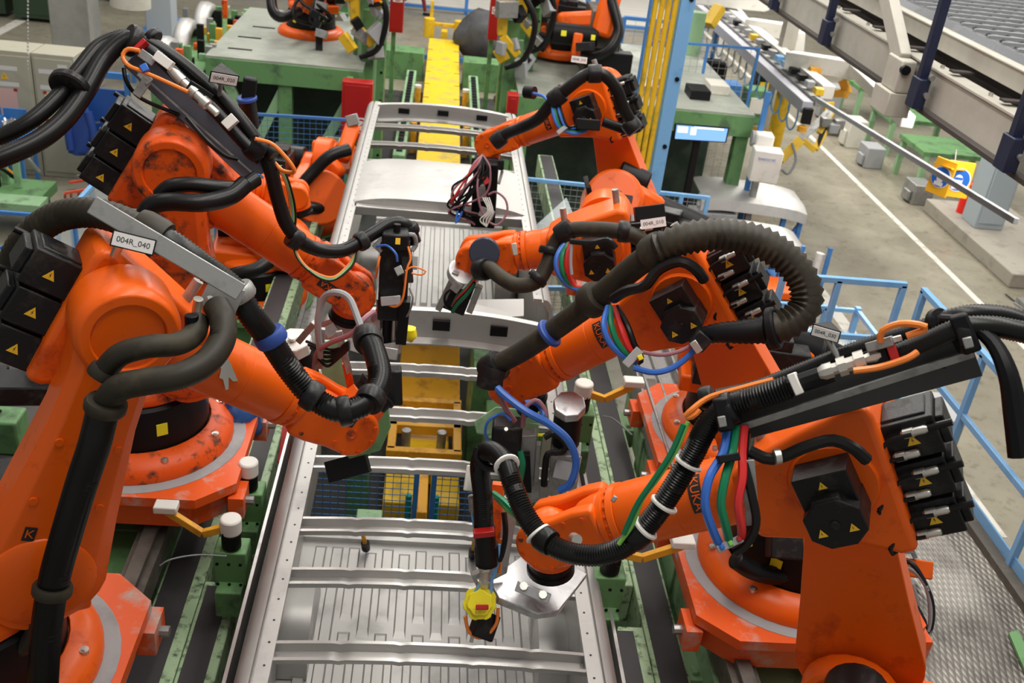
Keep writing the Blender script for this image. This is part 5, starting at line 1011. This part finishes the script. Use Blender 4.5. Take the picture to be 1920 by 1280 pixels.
# far wall, blue posts, floor stripe panel
for k in range(7):
    x=-6+k*2.3
    simple('blue_post','slim blue post of the far fence, '+('1st','2nd','3rd','4th','5th','6th','7th')[k]+' from the left','post',lambda b:strip(x-.06,x+.06,37,37.12,0,3,b),BL,.004,'far fence posts')
simple('fence_rail','blue rail low along the far fence','rail',lambda b:(strip(-8,9,36.95,37.05,.1,.2,b)),BL)
simple('fence_rail','blue rail just behind the far green machine bed','rail',lambda b:(strip(-3,3,29.0,29.1,.2,.32,b)),BL)
simple('pale_floor_panel','pale boarded walkway beyond the far fence','walkway',lambda b:[strip(-5,9,38+k*.62,38.58+k*.62,0,.05,b) for k in range(12)],mat('pale_board',(.55,.53,.48),.6))
# walking person in maroon overalls
MAR=mat('maroon_cloth',(.17,.012,.02),.8); SK=mat('skin',(.5,.3,.22),.6)
pf=P(801,30,0); pk=V((pf.x-1.0,pf.y+.1,0))
pp=E('person',(pf.x-.45,pf.y,0),'person in maroon work overalls and dark shoes walking behind the far end of the track','person')
def skin(name,pts,edges,rad,m,parent):
    o0=origin(parent); me=bpy.data.meshes.new(name); me.from_pydata([V(p)-o0 for p in pts],edges,[]); o=bpy.data.objects.new(name,me); COL.objects.link(o); o.parent=parent
    s=o.modifiers.new('s','SKIN'); 
    for v,r in zip(me.skin_vertices[0].data,rad): v.radius=(r,r)
    me.skin_vertices[0].data[0].use_root=True; u=o.modifiers.new('u','SUBSURF'); u.levels=1; u.render_levels=2; me.materials.append(m)
    for p in me.polygons: p.use_smooth=True
    return o
hx,hy=pf.x-.42,pf.y+.05
J=[(hx,hy,.95),(hx+.02,hy,1.2),(hx+.04,hy,1.42),(hx+.05,hy,1.52),(hx+.1,hy-.08,.88),(hx+.27,hy-.06,.5),(hx+.34,hy-.05,.12),(hx-.08,hy+.08,.88),(hx-.3,hy+.08,.52),(hx-.62,hy+.06,.3),
   (hx+.03,hy-.2,1.4),(hx-.08,hy-.25,1.13),(hx+.1,hy-.27,.93),(hx+.03,hy+.2,1.4),(hx+.15,hy+.25,1.13),(hx+.32,hy+.24,1.0)]
skin('body',J,[(0,1),(1,2),(2,3),(0,4),(4,5),(5,6),(0,7),(7,8),(8,9),(2,10),(10,11),(11,12),(2,13),(13,14),(14,15)],[.15,.14,.15,.06,.1,.075,.06,.1,.075,.06,.07,.055,.045,.07,.055,.045],MAR,pp)
b=MB(); b.sphere((hx+.09,hy,1.68),.1,18,(1.05,.85,1.25)); b.sphere((hx+.2,hy,1.66),.02,8); b.sphere((hx+.09,hy-.09,1.66),.025,8); b.sphere((hx+.09,hy+.09,1.66),.025,8); b.cyl((hx+.06,hy,1.52),(hx+.07,hy,1.6),.05); b.build('head',SK,pp)
MB().sphere((hx+.06,hy,1.72),.108,16,(1,.9,1.1)).build('hair',BKM,pp)
for x,z in((hx+.4,.05),(hx-.7,.22)): MB().box((x,hy-.02,z),(.28,.1,.09)).build('shoe',BKM,pp,.03)
for x,y,z in((hx+.14,hy-.27,.86),(hx+.36,hy+.24,.94)):
    b=MB(); b.box((x,y,z),(.05,.08,.09)); b.build('hand',SK,pp,.015)
# ======================= BACKGROUND, RIGHT SIDE =======================
bp_=E('roller_gate_column',(3.1,13.1,0),'tall light blue gate column holding vertical yellow tubes','gate column')
a0=PY(1190,270,13).x
strip(3.14-.16,3.16,13,13.25,1.0,6.2,MB()).build('column',BLL,bp_,.01)
for k in range(4): x=2.67+k*.085; MB().cyl((x,13.05,3.06-.1*k),(x,13.05,6.2),.036).build('yellow_tube',YE,bp_)
strip(2.60,2.625,13.02,13.12,1.0,6.2,MB()).build('thin_edge_post',BL,bp_); MB().bar((2.62,13.0,3.05),(2.98,13.0,2.68),.03,.03).build('diagonal_bar',YE,bp_)
for z in(3.1,4.0,5.0,5.8): MB().cyl((3.1,12.985,z),(3.1,13.0,z),.03).build('bolt',BKM,bp_)
strip(2.55,3.2,12.95,13.3,0,1.0,MB()).build('foot',BLL,bp_,.01)
mf=mesh_fence((1.25,13.4),(3.9,13.25),.2,2.35,'light blue mesh fence behind the robots, left and right of the gate column',m=BLL,wm=GYC,pitch=.09,posts=(0,.49,.86,1),fr=.05)
plate(V((2.75,12.9,2.1)),V((0,-1,0)),UPV,.32,.42,SIGN,mf,'notice_board',.004,'WIR 275',INK,.07); plate(V((3.3,12.9,2.15)),V((0,-1,0)),UPV,.24,.4,SIGN,mf,'notice_board',.004)
mesh_fence((1.3,10.2),(1.9,10.3),.2,2.2,'light blue guard frame beside the far body, behind the raised forearm',m=BLL,wm=GYC,pitch=.09,posts=(0,1),fr=.05)
gp=E('safety_screen',(1.8,11,1),'clear guard panel leaning behind the fourth right robot','guard panel'); MB().poly([D(985,440,11.2),D(1062,370,11.6),D(1100,460,10.5),D(990,470,10.8)],.01).build('clear_pane',GLS,gp)
# monitor under right table
mo=E('monitor',(5,17.2,1.9),'wide monitor with bright blue screen under the right green table','monitor')
p0,p1,p2,p3=[PY(x,y,15.6) for x,y in((1266,232),(1368,240),(1362,268),(1262,262))]
MB().poly([p0,p1,p2,p3],.06).build('casing',BKM,mo,.01); nn=(p1-p0).cross(p2-p1).normalized(); nn=nn if nn.dot(CC-p0)>0 else -nn
def inq(u,v): return (p0.lerp(p1,u)).lerp(p3.lerp(p2,u),v)+nn*.004
MB().poly([inq(.03,.06),inq(.97,.06),inq(.97,.92),inq(.03,.92)],.003).build('screen',SCR,mo)
for u0,u1,v0,v1 in((.06,.24,.14,.5),(.3,.4,.14,.6),(.36,.9,.08,.18)): MB().poly([inq(u0,v0)+nn*.003,inq(u1,v0)+nn*.003,inq(u1,v1)+nn*.003,inq(u0,v1)+nn*.003],.002).build('screen_window',SCW,mo)
strip((p0.x+p1.x)/2-.05,(p0.x+p1.x)/2+.05,15.7,15.8,0,p2.z,MB()).build('stand',BKM,mo); strip(4.3,5.2,15.75,16.1,0,1.2,MB()).build('console_cabinet',GYP,mo,.01); MB().tube([V((4.95,16.3,1.3)),V((5.1,16.2,1.45)),V((5.25,16.2,1.1)),V((5.2,16.3,.4))],.035,8).build('cable',BKS,mo)
simple('blue_post','blue post with black and yellow striped guard beside the monitor','post',lambda b:strip(5.36,5.44,16.15,16.23,0,3.2,b),BL,.004)
sp=E('striped_guard',(5.5,16.25,1.6),'black and yellow striped edge guard beside the monitor','guard strip')
for k in range(8): strip(5.48,5.56,16.2,16.26,1.5+.1*k,1.6+.1*k,MB()).build('stripe',YE if k%2 else BKM,sp)
# silver door panels on blue racks
def doorpanel(x0,x1,y,z,label,bend=.07,d=.9):
    r=E('panel_rack',((x0+x1)/2,y,0),'blue rack holding '+label,'rack','racks with silver panels'); N=16; R=[]
    for i in range(N+1):
        t=i/N; x=x0+(x1-x0)*t; zz=z-bend*(2*t-1)**4-.1*t; R.append([V((x,y-d/2,zz-.25)),V((x,y-d/2+.04,zz-.08)),V((x,y-.2,zz)),V((x,y+d/2,zz+.03)),V((x,y+d/2,zz)),V((x,y-.2,zz-.03)),V((x,y-d/2+.07,zz-.1)),V((x,y-d/2+.03,zz-.25))])
    o=MB().rings(R).build('door_panel',STP,None,ang=45); recentre(o); T(o,label,'panel','silver door panels')
    for x in(x0+.1,x1-.35,x1-.05): strip(x-.04,x+.04,y-d/2+.1,y-d/2+.18,0,z-.35,MB()).build('post',BL,r,.004)
    strip(x0,x1,y-d/2+.1,y-d/2+.18,.1,.2,MB()).build('base_bar',BL,r); strip(x1-.3,x1+.1,y-d/2,y+d/2,.35,.4,MB()).build('shelf',BL,r); MB().bar((x1-.4,y-.3,.4),(x1-.02,y-.3,z-.4),.05,.05).build('brace',BL,r)
doorpanel(4.55,6.4,16.2,1.55,'curved silver door pressing, upper one right of the monitor'); doorpanel(4.75,6.1,15.0,1.25,'curved silver door pressing, lower one nearer the ribbed hose')
sm=E('blue_stand',(6.4,14.8,0),'small blue stand with white tube at the end of the silver door pressings','stand')
strip(5.95,6.5,14.5,15,.3,.36,MB()).build('shelf',BL,sm); 
for x in(6.0,6.45): strip(x-.03,x+.03,14.6,14.66,0,1.2,MB()).build('post',BL,sm)
MB().cyl((6.3,14.7,.36),(6.36,14.75,1.05),.07).build('white_tube',WH,sm); strip(6.2,6.4,14.5,14.9,.1,.2,MB()).build('red_base',RD,sm)
simple('floor_mat','dark rubber mat on the floor behind the ribbed hose','mat',lambda b:strip(4.6,6.0,12.4,14.2,0,.02,b),MATM)
og=E('work_trolley',(5.2,14.0,0),'orange flat trolley on the dark floor mat behind the ribbed hose','trolley'); strip(4.7,5.9,13.9,14.5,.55,.7,MB()).build('deck',OR,og,.03)
for x in(4.85,5.75): MB().cyl((x,13.95,.1),(x,14.05,.1),.1).build('wheel',BKM,og)
for x in(4.85,5.75): strip(x-.03,x+.03,14,14.06,.1,.56,MB()).build('leg',BKM,og)
tg=E('tow_tractor',P(1405,690,0),'small orange tow tractor beyond the right guide rails','vehicle'); q=P(1400,700,0.25)
strip(q.x-.55,q.x+.45,q.y,q.y+1.3,.12,.95,MB()).build('body',OR,tg,.06,seg=3); strip(q.x-.42,q.x+.0,q.y-.18,q.y,.35,.68,MB()).build('battery_box',GYP,tg,.01); strip(q.x-.4,q.x-.02,q.y-.19,q.y-.18,.37,.58,MB()).build('dark_front',BKM,tg)
plate(V((q.x+.12,q.y-.005,.6)),V((0,-1,0)),UPV,.13,.18,LAB,tg,'yellow_label'); plate(V((q.x+.14,q.y-.005,.8)),V((0,-1,0)),UPV,.2,.14,GALV,tg,'grey_label')
for x,y in((q.x+.5,q.y+.15),(q.x-.6,q.y+.15),(q.x+.5,q.y+1.1)): 
    b=MB(); b.cyl((x-.07,y,.2),(x+.07,y,.2),.2); b.build('wheel',BKM,tg,.02)
cr=E('parts_rack',(4.9,11,0),'blue rack with clear plastic boxes behind the platform railing','rack')
for x in(4.4,5.6):
    for y in(10.3,11.4): strip(x-.035,x+.035,y-.035,y+.035,0,1.7,MB()).build('post',BLL,cr,.004)
for z in(.3,.95,1.65):
    for y in(10.3,11.4): MB().bar((4.4,y,z),(5.6,y,z),.05,.05).build('rail',BLL,cr)
    for x in(4.4,5.6): MB().bar((x,10.3,z),(x,11.4,z),.05,.05).build('rail',BLL,cr)
for k,z in enumerate((.35,1.0)): strip(4.5,5.5,10.4,11.3,z,z+.42,MB()).build('clear_box',GLS,cr,.01)
strip(4.45,5.1,10.45,11.0,.05,.28,MB()).build('red_crate',RD,cr,.01); MB().box((5.0,10.9,.25),(.9,.7,.1)).build('silver_sheet',ALU,cr)
# grey cabinet near platform
simple('junction_box','grey steel box standing beyond the platform railing, behind the front right motors','box',lambda b:strip(5.05,5.6,8.4,9.0,0,1.9,b),GYP,.02)
# conveyor on the right with curly hoses
cv=E('overhead_rail',(7.0,23,2.4),'grey overhead conveyor rail with blue cable loops under it','rail'); 
strip(6.75,6.95,18.2,29,2.4,2.62,MB()).build('rail_beam',mat('lavender_grey',(.38,.38,.43),.45),cv,.01); strip(6.98,7.12,18.2,29,2.55,2.66,MB()).build('track',GALV,cv,.01); strip(7.2,7.45,18.6,29,2.6,2.85,MB()).build('white_side_beam',WH,cv,.01)
random.seed(9)
for k in range(20): y=18.5+k*.52; MB().box((7.1,y,2.76),(.16,.2,.12)).build('trolley_piece',random.choice((GALV,BLL,BKM,YE,GYP)),cv,.01)
b=[]; 
for k in range(14):
    y0=18.6+k*.55; b=MB(); b.tube([V((6.85,y0+.28+.3*math.cos(a),2.2+.3*math.sin(a))) for a in [2*math.pi*i/14 for i in range(14)]],.018,6); b.build('cable_loop',BLL if k<7 else GYC,cv)
for y in(28,): strip(6.8,6.9,y,y+.1,0,2.4,MB()).build('support_post',BL if y>20 else GALV,cv)
MB().box((6.85,18.1,2.38),(.16,.12,.28)).build('dark_lamp_box',BKM,cv); MB().cyl((6.8,18.05,2.1),(6.8,18.05,2.2),.09).build('orange_lamp',YEO,cv)
gy=E('white_gantry',(8,23,0),'white painted steel gantry beams at the upper right','gantry')
gb_=lambda *a:MB().bar(*a)
gb_(PY(1350,-5,29),D(1520,190,19.5),.28,.3).build('long_beam',WH,gy,.02)
for p,q,d0,d1 in(((1402,48),(1495,62),24,23.2),((1478,112),(1610,132),20.5,19.6),((1290,-8),(1440,8),26,25)): gb_(D(*p,d0),D(*q,d1),.34,.34).build('cross_beam',WH,gy,.02)
gb_(D(1495,60,23.2),D(1492,100,23.4),.3,.3,(0,1,0)).build('upright',WH,gy,.02); gb_(D(1600,130,19.6),D(1702,228,15.2),.2,.2).build('long_beam',WH,gy,.02)
for x,y in((8.2,30),(7.6,33)): strip(x-.12,x+.12,y,y+.24,0,2.5,MB()).build('leg',WH,gy,.02)
yl=E('hoist_rig',(8.8,20.5,2),'yellow steel frame hanging under the white gantry','frame')
for p,q in(((1510,150),(1530,172)),((1505,170),(1590,176)),((1518,132),(1560,136)),((1590,176),(1580,150))): gb_(D(*p,20),D(*q,20),.14,.14).build('beam',YEO,yl,.01)
gb_(D(1585,160,20),D(1590,130,20),.05,.05).build('hanger',GALV,yl)
la_=E('lifting_manipulator',P(1452,345,0),'yellow articulated lift arm on a yellow post with black striped parts','lift arm')
pb=P(1432,345,0); pt=V((pb.x,pb.y,3.0)); MB().cyl(pb,V((pb.x,pb.y,2.4)),.17).build('post',YE,la_,.01)
dd=(pb-CC).dot(CF)-1.0
for p,q,w_,m in(((1462,300),(1502,262),.2,YE),((1500,262),(1560,205),.16,GALV),((1535,250),(1563,205),.12,YE),((1528,280),(1548,245),.14,YE),((1505,262),(1528,282),.12,YE),((1545,200),(1562,200),.2,YE),((1530,278),(1546,240),.10,BKM),((1380,235),(1445,250),.12,YEO)): gb_(D(*p,dd),D(*q,dd),w_,.14,(CC-D(*p,dd)).normalized()).build('arm_segment',m,la_,.01)
for p in((1548,228),(1562,240),(1572,232)): MB().box(D(*p,dd-.1),(.22,.2,.2)).build('gripper_block',(GALV,BKM,GYP)[p[0]%3],la_,.02)
wire(la_,GYC,[(1485,268,dd-.2),(1492,300,dd-.2),(1478,325,dd-.2),(1466,318,dd-.2)],.03)
wbx=E('control_box',P(1435,340,1.0),'white control box with blue lettering in front of the yellow lift post','box')
q0=D(1434,308,16.6); M=frame(q0,V((1,-.12,0)),UPV)@Matrix.Identity(4)
MB().box((0,0,0),(.46,.35,.52),M).build('case',WH,wbx,.015); pl_,_=plate(M@V((-.02,-.178,.13)),-(M.to_3x3()@V((0,1,0))),UPV,.26,.07,SIGN,wbx,'name_plate',.002); textmesh('DAEGCHE',.06,_@TR(0,0,.003),BLB,pl_)
MB().box((-.05,.3,.30),(.3,.3,.26),M).build('motor_housing',WH,wbx,.03); MB().cyl(M@V((-.25,.3,.32)),M@V((-.2,.3,.32)),.13).build('fan_grille',GYP,wbx); strip(q0.x-.05,q0.x+.05,q0.y+.2,q0.y+.3,0,q0.z-.2,MB()).build('stand',GALV,wbx)
# fence at right back
mesh_fence((4.0,18.9),(6.0,19.1),.2,3.3,'blue mesh fence behind the right green table',m=BL,wm=GYC,pitch=.14,posts=(0,.5,1))
mesh_fence((4.6,26),(7.0,26),.1,2.4,'blue framed fence at the far right beyond the green post',m=BL,wm=BL,pitch=.3,posts=(0,.33,.66,1),fr=.09)
simple('green_post','pale green square post behind the blue mesh fence','post',lambda b:strip(4.95,5.25,20.5,20.8,0,3.6,b),GRL,.01)
simple('yellow_jib','yellow slanted jib above the green post','jib',lambda b:b.bar(D(1328,48,22),D(1350,12,22),.26,.2),YE,.02)
for k,(x,y) in enumerate(((6.0,27),(7.2,30),(8.4,33),(4.2,30),(9.6,35))): simple('blue_post','blue upright of the far racks, '+('nearest','second','third','left most','farthest')[k],'post',lambda b:(strip(x-.07,x+.07,y,y+.14,0,3.2,b)),BL,.01,'blue uprights at the far right')
random.seed(17)
for k in range(9):
    x=3.2+k*.75; y=24.5+random.random()*5; r=E('far_machine',(x,y,0),('dark','grey','cluttered','narrow','low','squat','tall','plain','small')[k]+' machine cabinet in the far background, '+('1st','2nd','3rd','4th','5th','6th','7th','8th','9th')[k]+' from the left behind the gate column','machine','far machine cabinets')
    strip(x-.3,x+.3,y,y+.6,0,random.uniform(.8,2.0),MB()).build('body',random.choice((GYP,CRM,GALV,GR,BKM,BL)),r,.02); strip(x-.2,x+.2,y-.05,y,.3,.7,MB()).build('front_panel',random.choice((BKM,WH,YE,RD)),r)
# sign box, plinth, cabinets, extinguisher
sg=E('safety_sign',PX(1783,333,7.2),'hanging yellow box sign with round blue goggles and ear protection symbols','sign')
c=D(1775,335,14.2); SY=mat('sign_orange_yellow',(.9,.45,.01),.45); SB=mat('sign_blue',(.01,.12,.5),.4)
def signface(cx,cy,w_,ang):
    o=D(cx,cy,14.1); n=(CC-o); n.z=0; n=(Matrix.Rotation(ang,3,'Z')@n).normalized(); n=(n+V((0,0,.12))).normalized()
    x=UPV.cross(n).normalized(); y=n.cross(x); M=Matrix((x,y,n)).transposed().to_4x4(); M.translation=o
    f_=MB().box((0,0,-.02),(w_,.5,.03),M).build('sign_face',SY,sg,.004); s=w_*.46
    MB().lathe([(s,0),(s,.004)],M,28).build('white_disc',SIGN,f_); MB().lathe([(s*.92,.004),(s*.92,.006)],M,28).build('blue_disc',SB,f_)
    b=MB(); b.lathe([(.45*s,.006),(.45*s,.008)],M@TR(0,-.05*s,0)@Matrix.Diagonal((.8,1.1,1,1)),20); b.box((0,-.62*s,.007),(.9*s,.35*s,.002),M); b.build('head_symbol',SIGN,f_); MB().box((0,.1*s,.009),(.62*s,.2*s,.002),M).build('goggles_symbol',SB,f_)
signface(1764,332,.33,-.55); signface(1797,337,.36,.35)
MB().poly([D(1752,304,14.2),D(1790,300,14.6),D(1822,318,14.1),D(1785,316,13.9)],.02).build('top_face',SY,sg); MB().cyl(D(1790,308,14.2),D(1793,280,14.2),.01).build('hanger',GALV,sg)
simple('concrete_plinth','low concrete plinth under the grey cabinet beyond the white floor line','plinth',lambda b:strip(10.75,12.6,16.4,20.3,0,.28,b),CONC,.02)
simple('control_cabinet','blue-grey cabinet standing on the concrete plinth','cabinet',lambda b:(lambda q:(strip(q.x,q.x+.6,q.y,q.y+.6,.28,1.75,b),strip(q.x+.04,q.x+.56,q.y-.03,q.y,.4,1.65,b)))(P(1826,428,.28)),mat('blue_grey_cabinet',(.36,.42,.46),.45),.02)
simple('red_hydrant','red cylinder standing at the back corner of the plinth','cylinder',lambda b:b.lathe([(.12,.28),(.12,.85),(.1,.92),(.05,.95)],TR(P(1803,398,.28).x,P(1803,398,.28).y,0)),mat('signal_red',(.8,.02,.01),.4))
simple('steel_cylinder','upright silver cylinder tank in front of the plinth cabinet','tank',lambda b:b.lathe([(.26,.28),(.26,1.7),(.22,1.9),(.1,2.0)],TR(11.9,17.2,0)),GALV)
ec=E('electrical_cabinet',(10.9,14.6,0),'grey electrical cabinet with dark handles at the right edge','cabinet')
MB().box((11.1,14.5,1.05),(.6,2.4,2.1)).build('body',mat('pinkish_grey',(.40,.38,.37),.45,0,(.34,.32,.31),2,.5),ec,.02)
for y in(13.5,14.3,15.1): MB().box((10.79,y,1.05),(.02,.74,1.9)).build('door',mat('pinkish_grey',(0,0,0)),ec,.01)
for y,z in((15.35,1.7),(15.1,1.4),(14.6,1.3),(14.9,.7),(14.2,.9)): MB().box((10.77,y,z),(.03,.07,.1)).build('door_handle',BKM,ec)
MB().box((11.0,14.5,.06),(.9,2.5,.1)).build('cable_base',GALV,ec)
random.seed(8)
for k in range(7): y=13.4+k*.32; MB().tube([V((10.7,y,1.9)),V((10.66,y+.1,1.2)),V((10.68,y-.1,.5)),V((10.6,y+.3,.05)),V((10.5,y+.7,.03))],.014,6).build('cable',(BKS,GYC)[k%2],ec)
# green benches & boxes across the aisle
for k,(x,y) in enumerate(((11.0,21.5),(11.3,24.2),(11.6,27.3))):
    r=E('green_bench',(x,y,0),'green steel bench across the aisle, '+('nearest the plinth','middle one','farthest one')[k],'bench','green benches across the aisle'); strip(x,x+2,y,y+1.4,.85,.95,MB()).build('top',GR,r)
    for a in(0.05,1.85):
        for c_ in(0,1.25): strip(x+a,x+a+.12,y+c_,y+c_+.12,0,.85,MB()).build('leg',GRL,r)
for k,(x,y,h_) in enumerate(((10.4,23.0,.5),(10.5,24.6,.7),(10.3,25.6,.4),(10.6,20.6,.45),(10.7,27.2,.9))):
    simple('drive_unit','small grey drive unit on the floor across the aisle, '+('2nd','3rd','4th','nearest','farthest')[k]+' along the row','drive unit',lambda b:(strip(x,x+.45,y,y+.6,0,h_,b),strip(x-.08,x,y+.1,y+.4,.05,h_*.6,b)),(GYP,CRM,GYR,GALV,GYP)[k],.02,'drive units across the aisle')
# thin handrail and mezzanine
simple('pipe_rail','thin grey square pipe running above the aisle in front of the hanging sign','pipe',lambda b:b.bar(D(1530,185,17.5),D(1905,415,11.2),.07,.07),GYP,.01)
mz=E('mezzanine',(6.5,10,4.4),'raised cream steel mezzanine with ribbed metal deck at the top right','mezzanine')
CB=mat('cream_beam',(.50,.48,.42),.5,0,(.44,.42,.36),1.2,.5); DKB=mat('dark_flange',(.05,.04,.035),.6)
def ybeam(x0,x1,z0,z1,m,nm,y0=5.5,y1=22): return strip(x0,x1,y0,y1,z0,z1,MB()).build(nm,m,mz,.006)
ybeam(5.0,5.05,4.50,4.88,CB,'lower_beam_web'); ybeam(4.92,5.2,4.46,4.51,DKB,'lower_flange'); ybeam(4.97,5.15,4.88,4.91,CB,'lower_beam_top'); ybeam(5.2,5.25,5.0,5.18,CB,'upper_beam_web'); ybeam(5.18,5.35,5.18,5.2,CB,'upper_beam_top'); ybeam(5.35,5.4,4.5,5.0,DKB,'dark_inner_channel')
for k in range(14):
    y=6.6+k*1.05; MB().box((5.12,y,4.95),(.22,.10,.02)).build('cross_plate',DKB,mz); MB().cyl((5.06,y+.3,4.91),(5.06,y+.3,4.94),.022).build('bolt',CHR,mz)
DM=mat('ribbed_deck_metal',(.10,.105,.115),.45,.7,(.2,.205,.21),5,.42,0,1,sharp=.03)
R=[]; x=5.3; pr=[]
while x<11: pr+=[(x,5.2),(x+.05,5.26),(x+.11,5.26),(x+.16,5.2)]; x+=.2
b=MB(); vs=[V((a,y,c)) for y in(5.5,24) for a,c in pr]+[V((a,y,5.17)) for y in(5.5,24) for a in(pr[0][0],pr[-1][0])]
n=len(pr); b.add(vs,[(i,i+1,n+i+1,n+i) for i in range(n-1)]+[(2*n,2*n+1,2*n+3,2*n+2)]); b.build('ribbed_deck',DM,mz,ang=20)
b=MB()
for k in range(60): b.box((8.1,5.8+k*.3,5.265),(5.4,.03,.035))
b.build('deck_wires',GYP,mz); MB().box((7.6,11.2,5.31),(.9,.5,.06)).build('green_plate',GR,mz)
for y in [PX(a_,b_,4.86).y for a_,b_ in((1882,318),(1716,190),(1546,75),(1452,5))]:
    MB().box((4.86,y,4.66),(.12,.2,.30)).build('navy_bracket',NV,mz,.01); MB().box((4.86,y,5.85),(.09,.09,2.3)).build('navy_post',NV,mz,.006)
    for z in(4.66,4.84): MB().cyl((4.9,y-.14,z),(4.9,y-.1,z),.03).build('bolt',GALV,mz)
gy_=PX(1680,150,4.85).y
strip(4.74,5.0,gy_-.2,gy_+.25,4.30,4.55,MB()).build('stub_bracket',CB,mz,.01); MB().box((4.86,gy_,4.72),(.16,.4,.34)).build('gusset',CB,mz,.02); MB().cyl((4.82,gy_-.24,4.8),(4.82,gy_-.18,4.8),.05).build('gusset_bolt',BKM,mz); MB().bar((4.86,gy_,4.85),(4.86,gy_+1.6,5.9),.2,.12,(1,0,0)).build('diagonal_strut',CB,mz,.01)
MB().box((5.02,9.2,2.2),(.16,.3,4.4)).build('column',CB,mz,.01) if False else None
MB().box((7.5,22,2.8),(.3,.3,5.6)).build('column',CB,mz,.01); MB().box((9.5,9,2.8),(.3,.3,5.6)).build('column',CB,mz,.01)

for o in mz.children: o.location.z+=.13

SHADE=mat('shade_black',(.02,.02,.02),.5)
simple('shade_plate','dark plate standing in for shade on the floor around the near half of the yellow track','shade plate',lambda b:strip(-3.9,5.3,19.02,26,0,.05,b),SHADE)  # black sheet added over the pale floor as painted shade beside the track
simple('machine_or_shade_block','dark block standing in for the shade under the left green table','machine',lambda b:(strip(-3.5,-1.45,17.9,18.3,.05,2.3,b),strip(-3.4,-1.5,17.4,17.95,.05,.9,b)),mat('shade_green_black',(.015,.035,.02),.5,0,(.04,.06,.04),3,.5),.03)  # dark boxes added to paint in the shade below the table
simple('machine_or_shade_block','dark block standing in for the shade under the right green table','machine',lambda b:(strip(1.7,5.0,17.6,18.0,.05,2.3,b),strip(1.8,4.3,17.0,17.65,.05,.8,b)),mat('shade_green_black',(0,0,0)),.03)  # shade below the right table, likewise put in as dark boxes
simple('machine_or_shade_block','green cylinder-topped machine block between the far body and the clear panel','machine',lambda b:(strip(1.35,1.75,8.9,9.6,.05,1.9,b),b.cyl((1.55,9.2,1.9),(1.55,9.2,2.15),.14)),GR,.02)
simple('floor_bracket','small dark green bracket plate lying on the chequer plate','bracket',lambda b:b.poly([P(1892,1185,2.63),P(1910,1180,2.63),P(1950,1270,2.63),P(1930,1275,2.63)],.025),GR,.003)
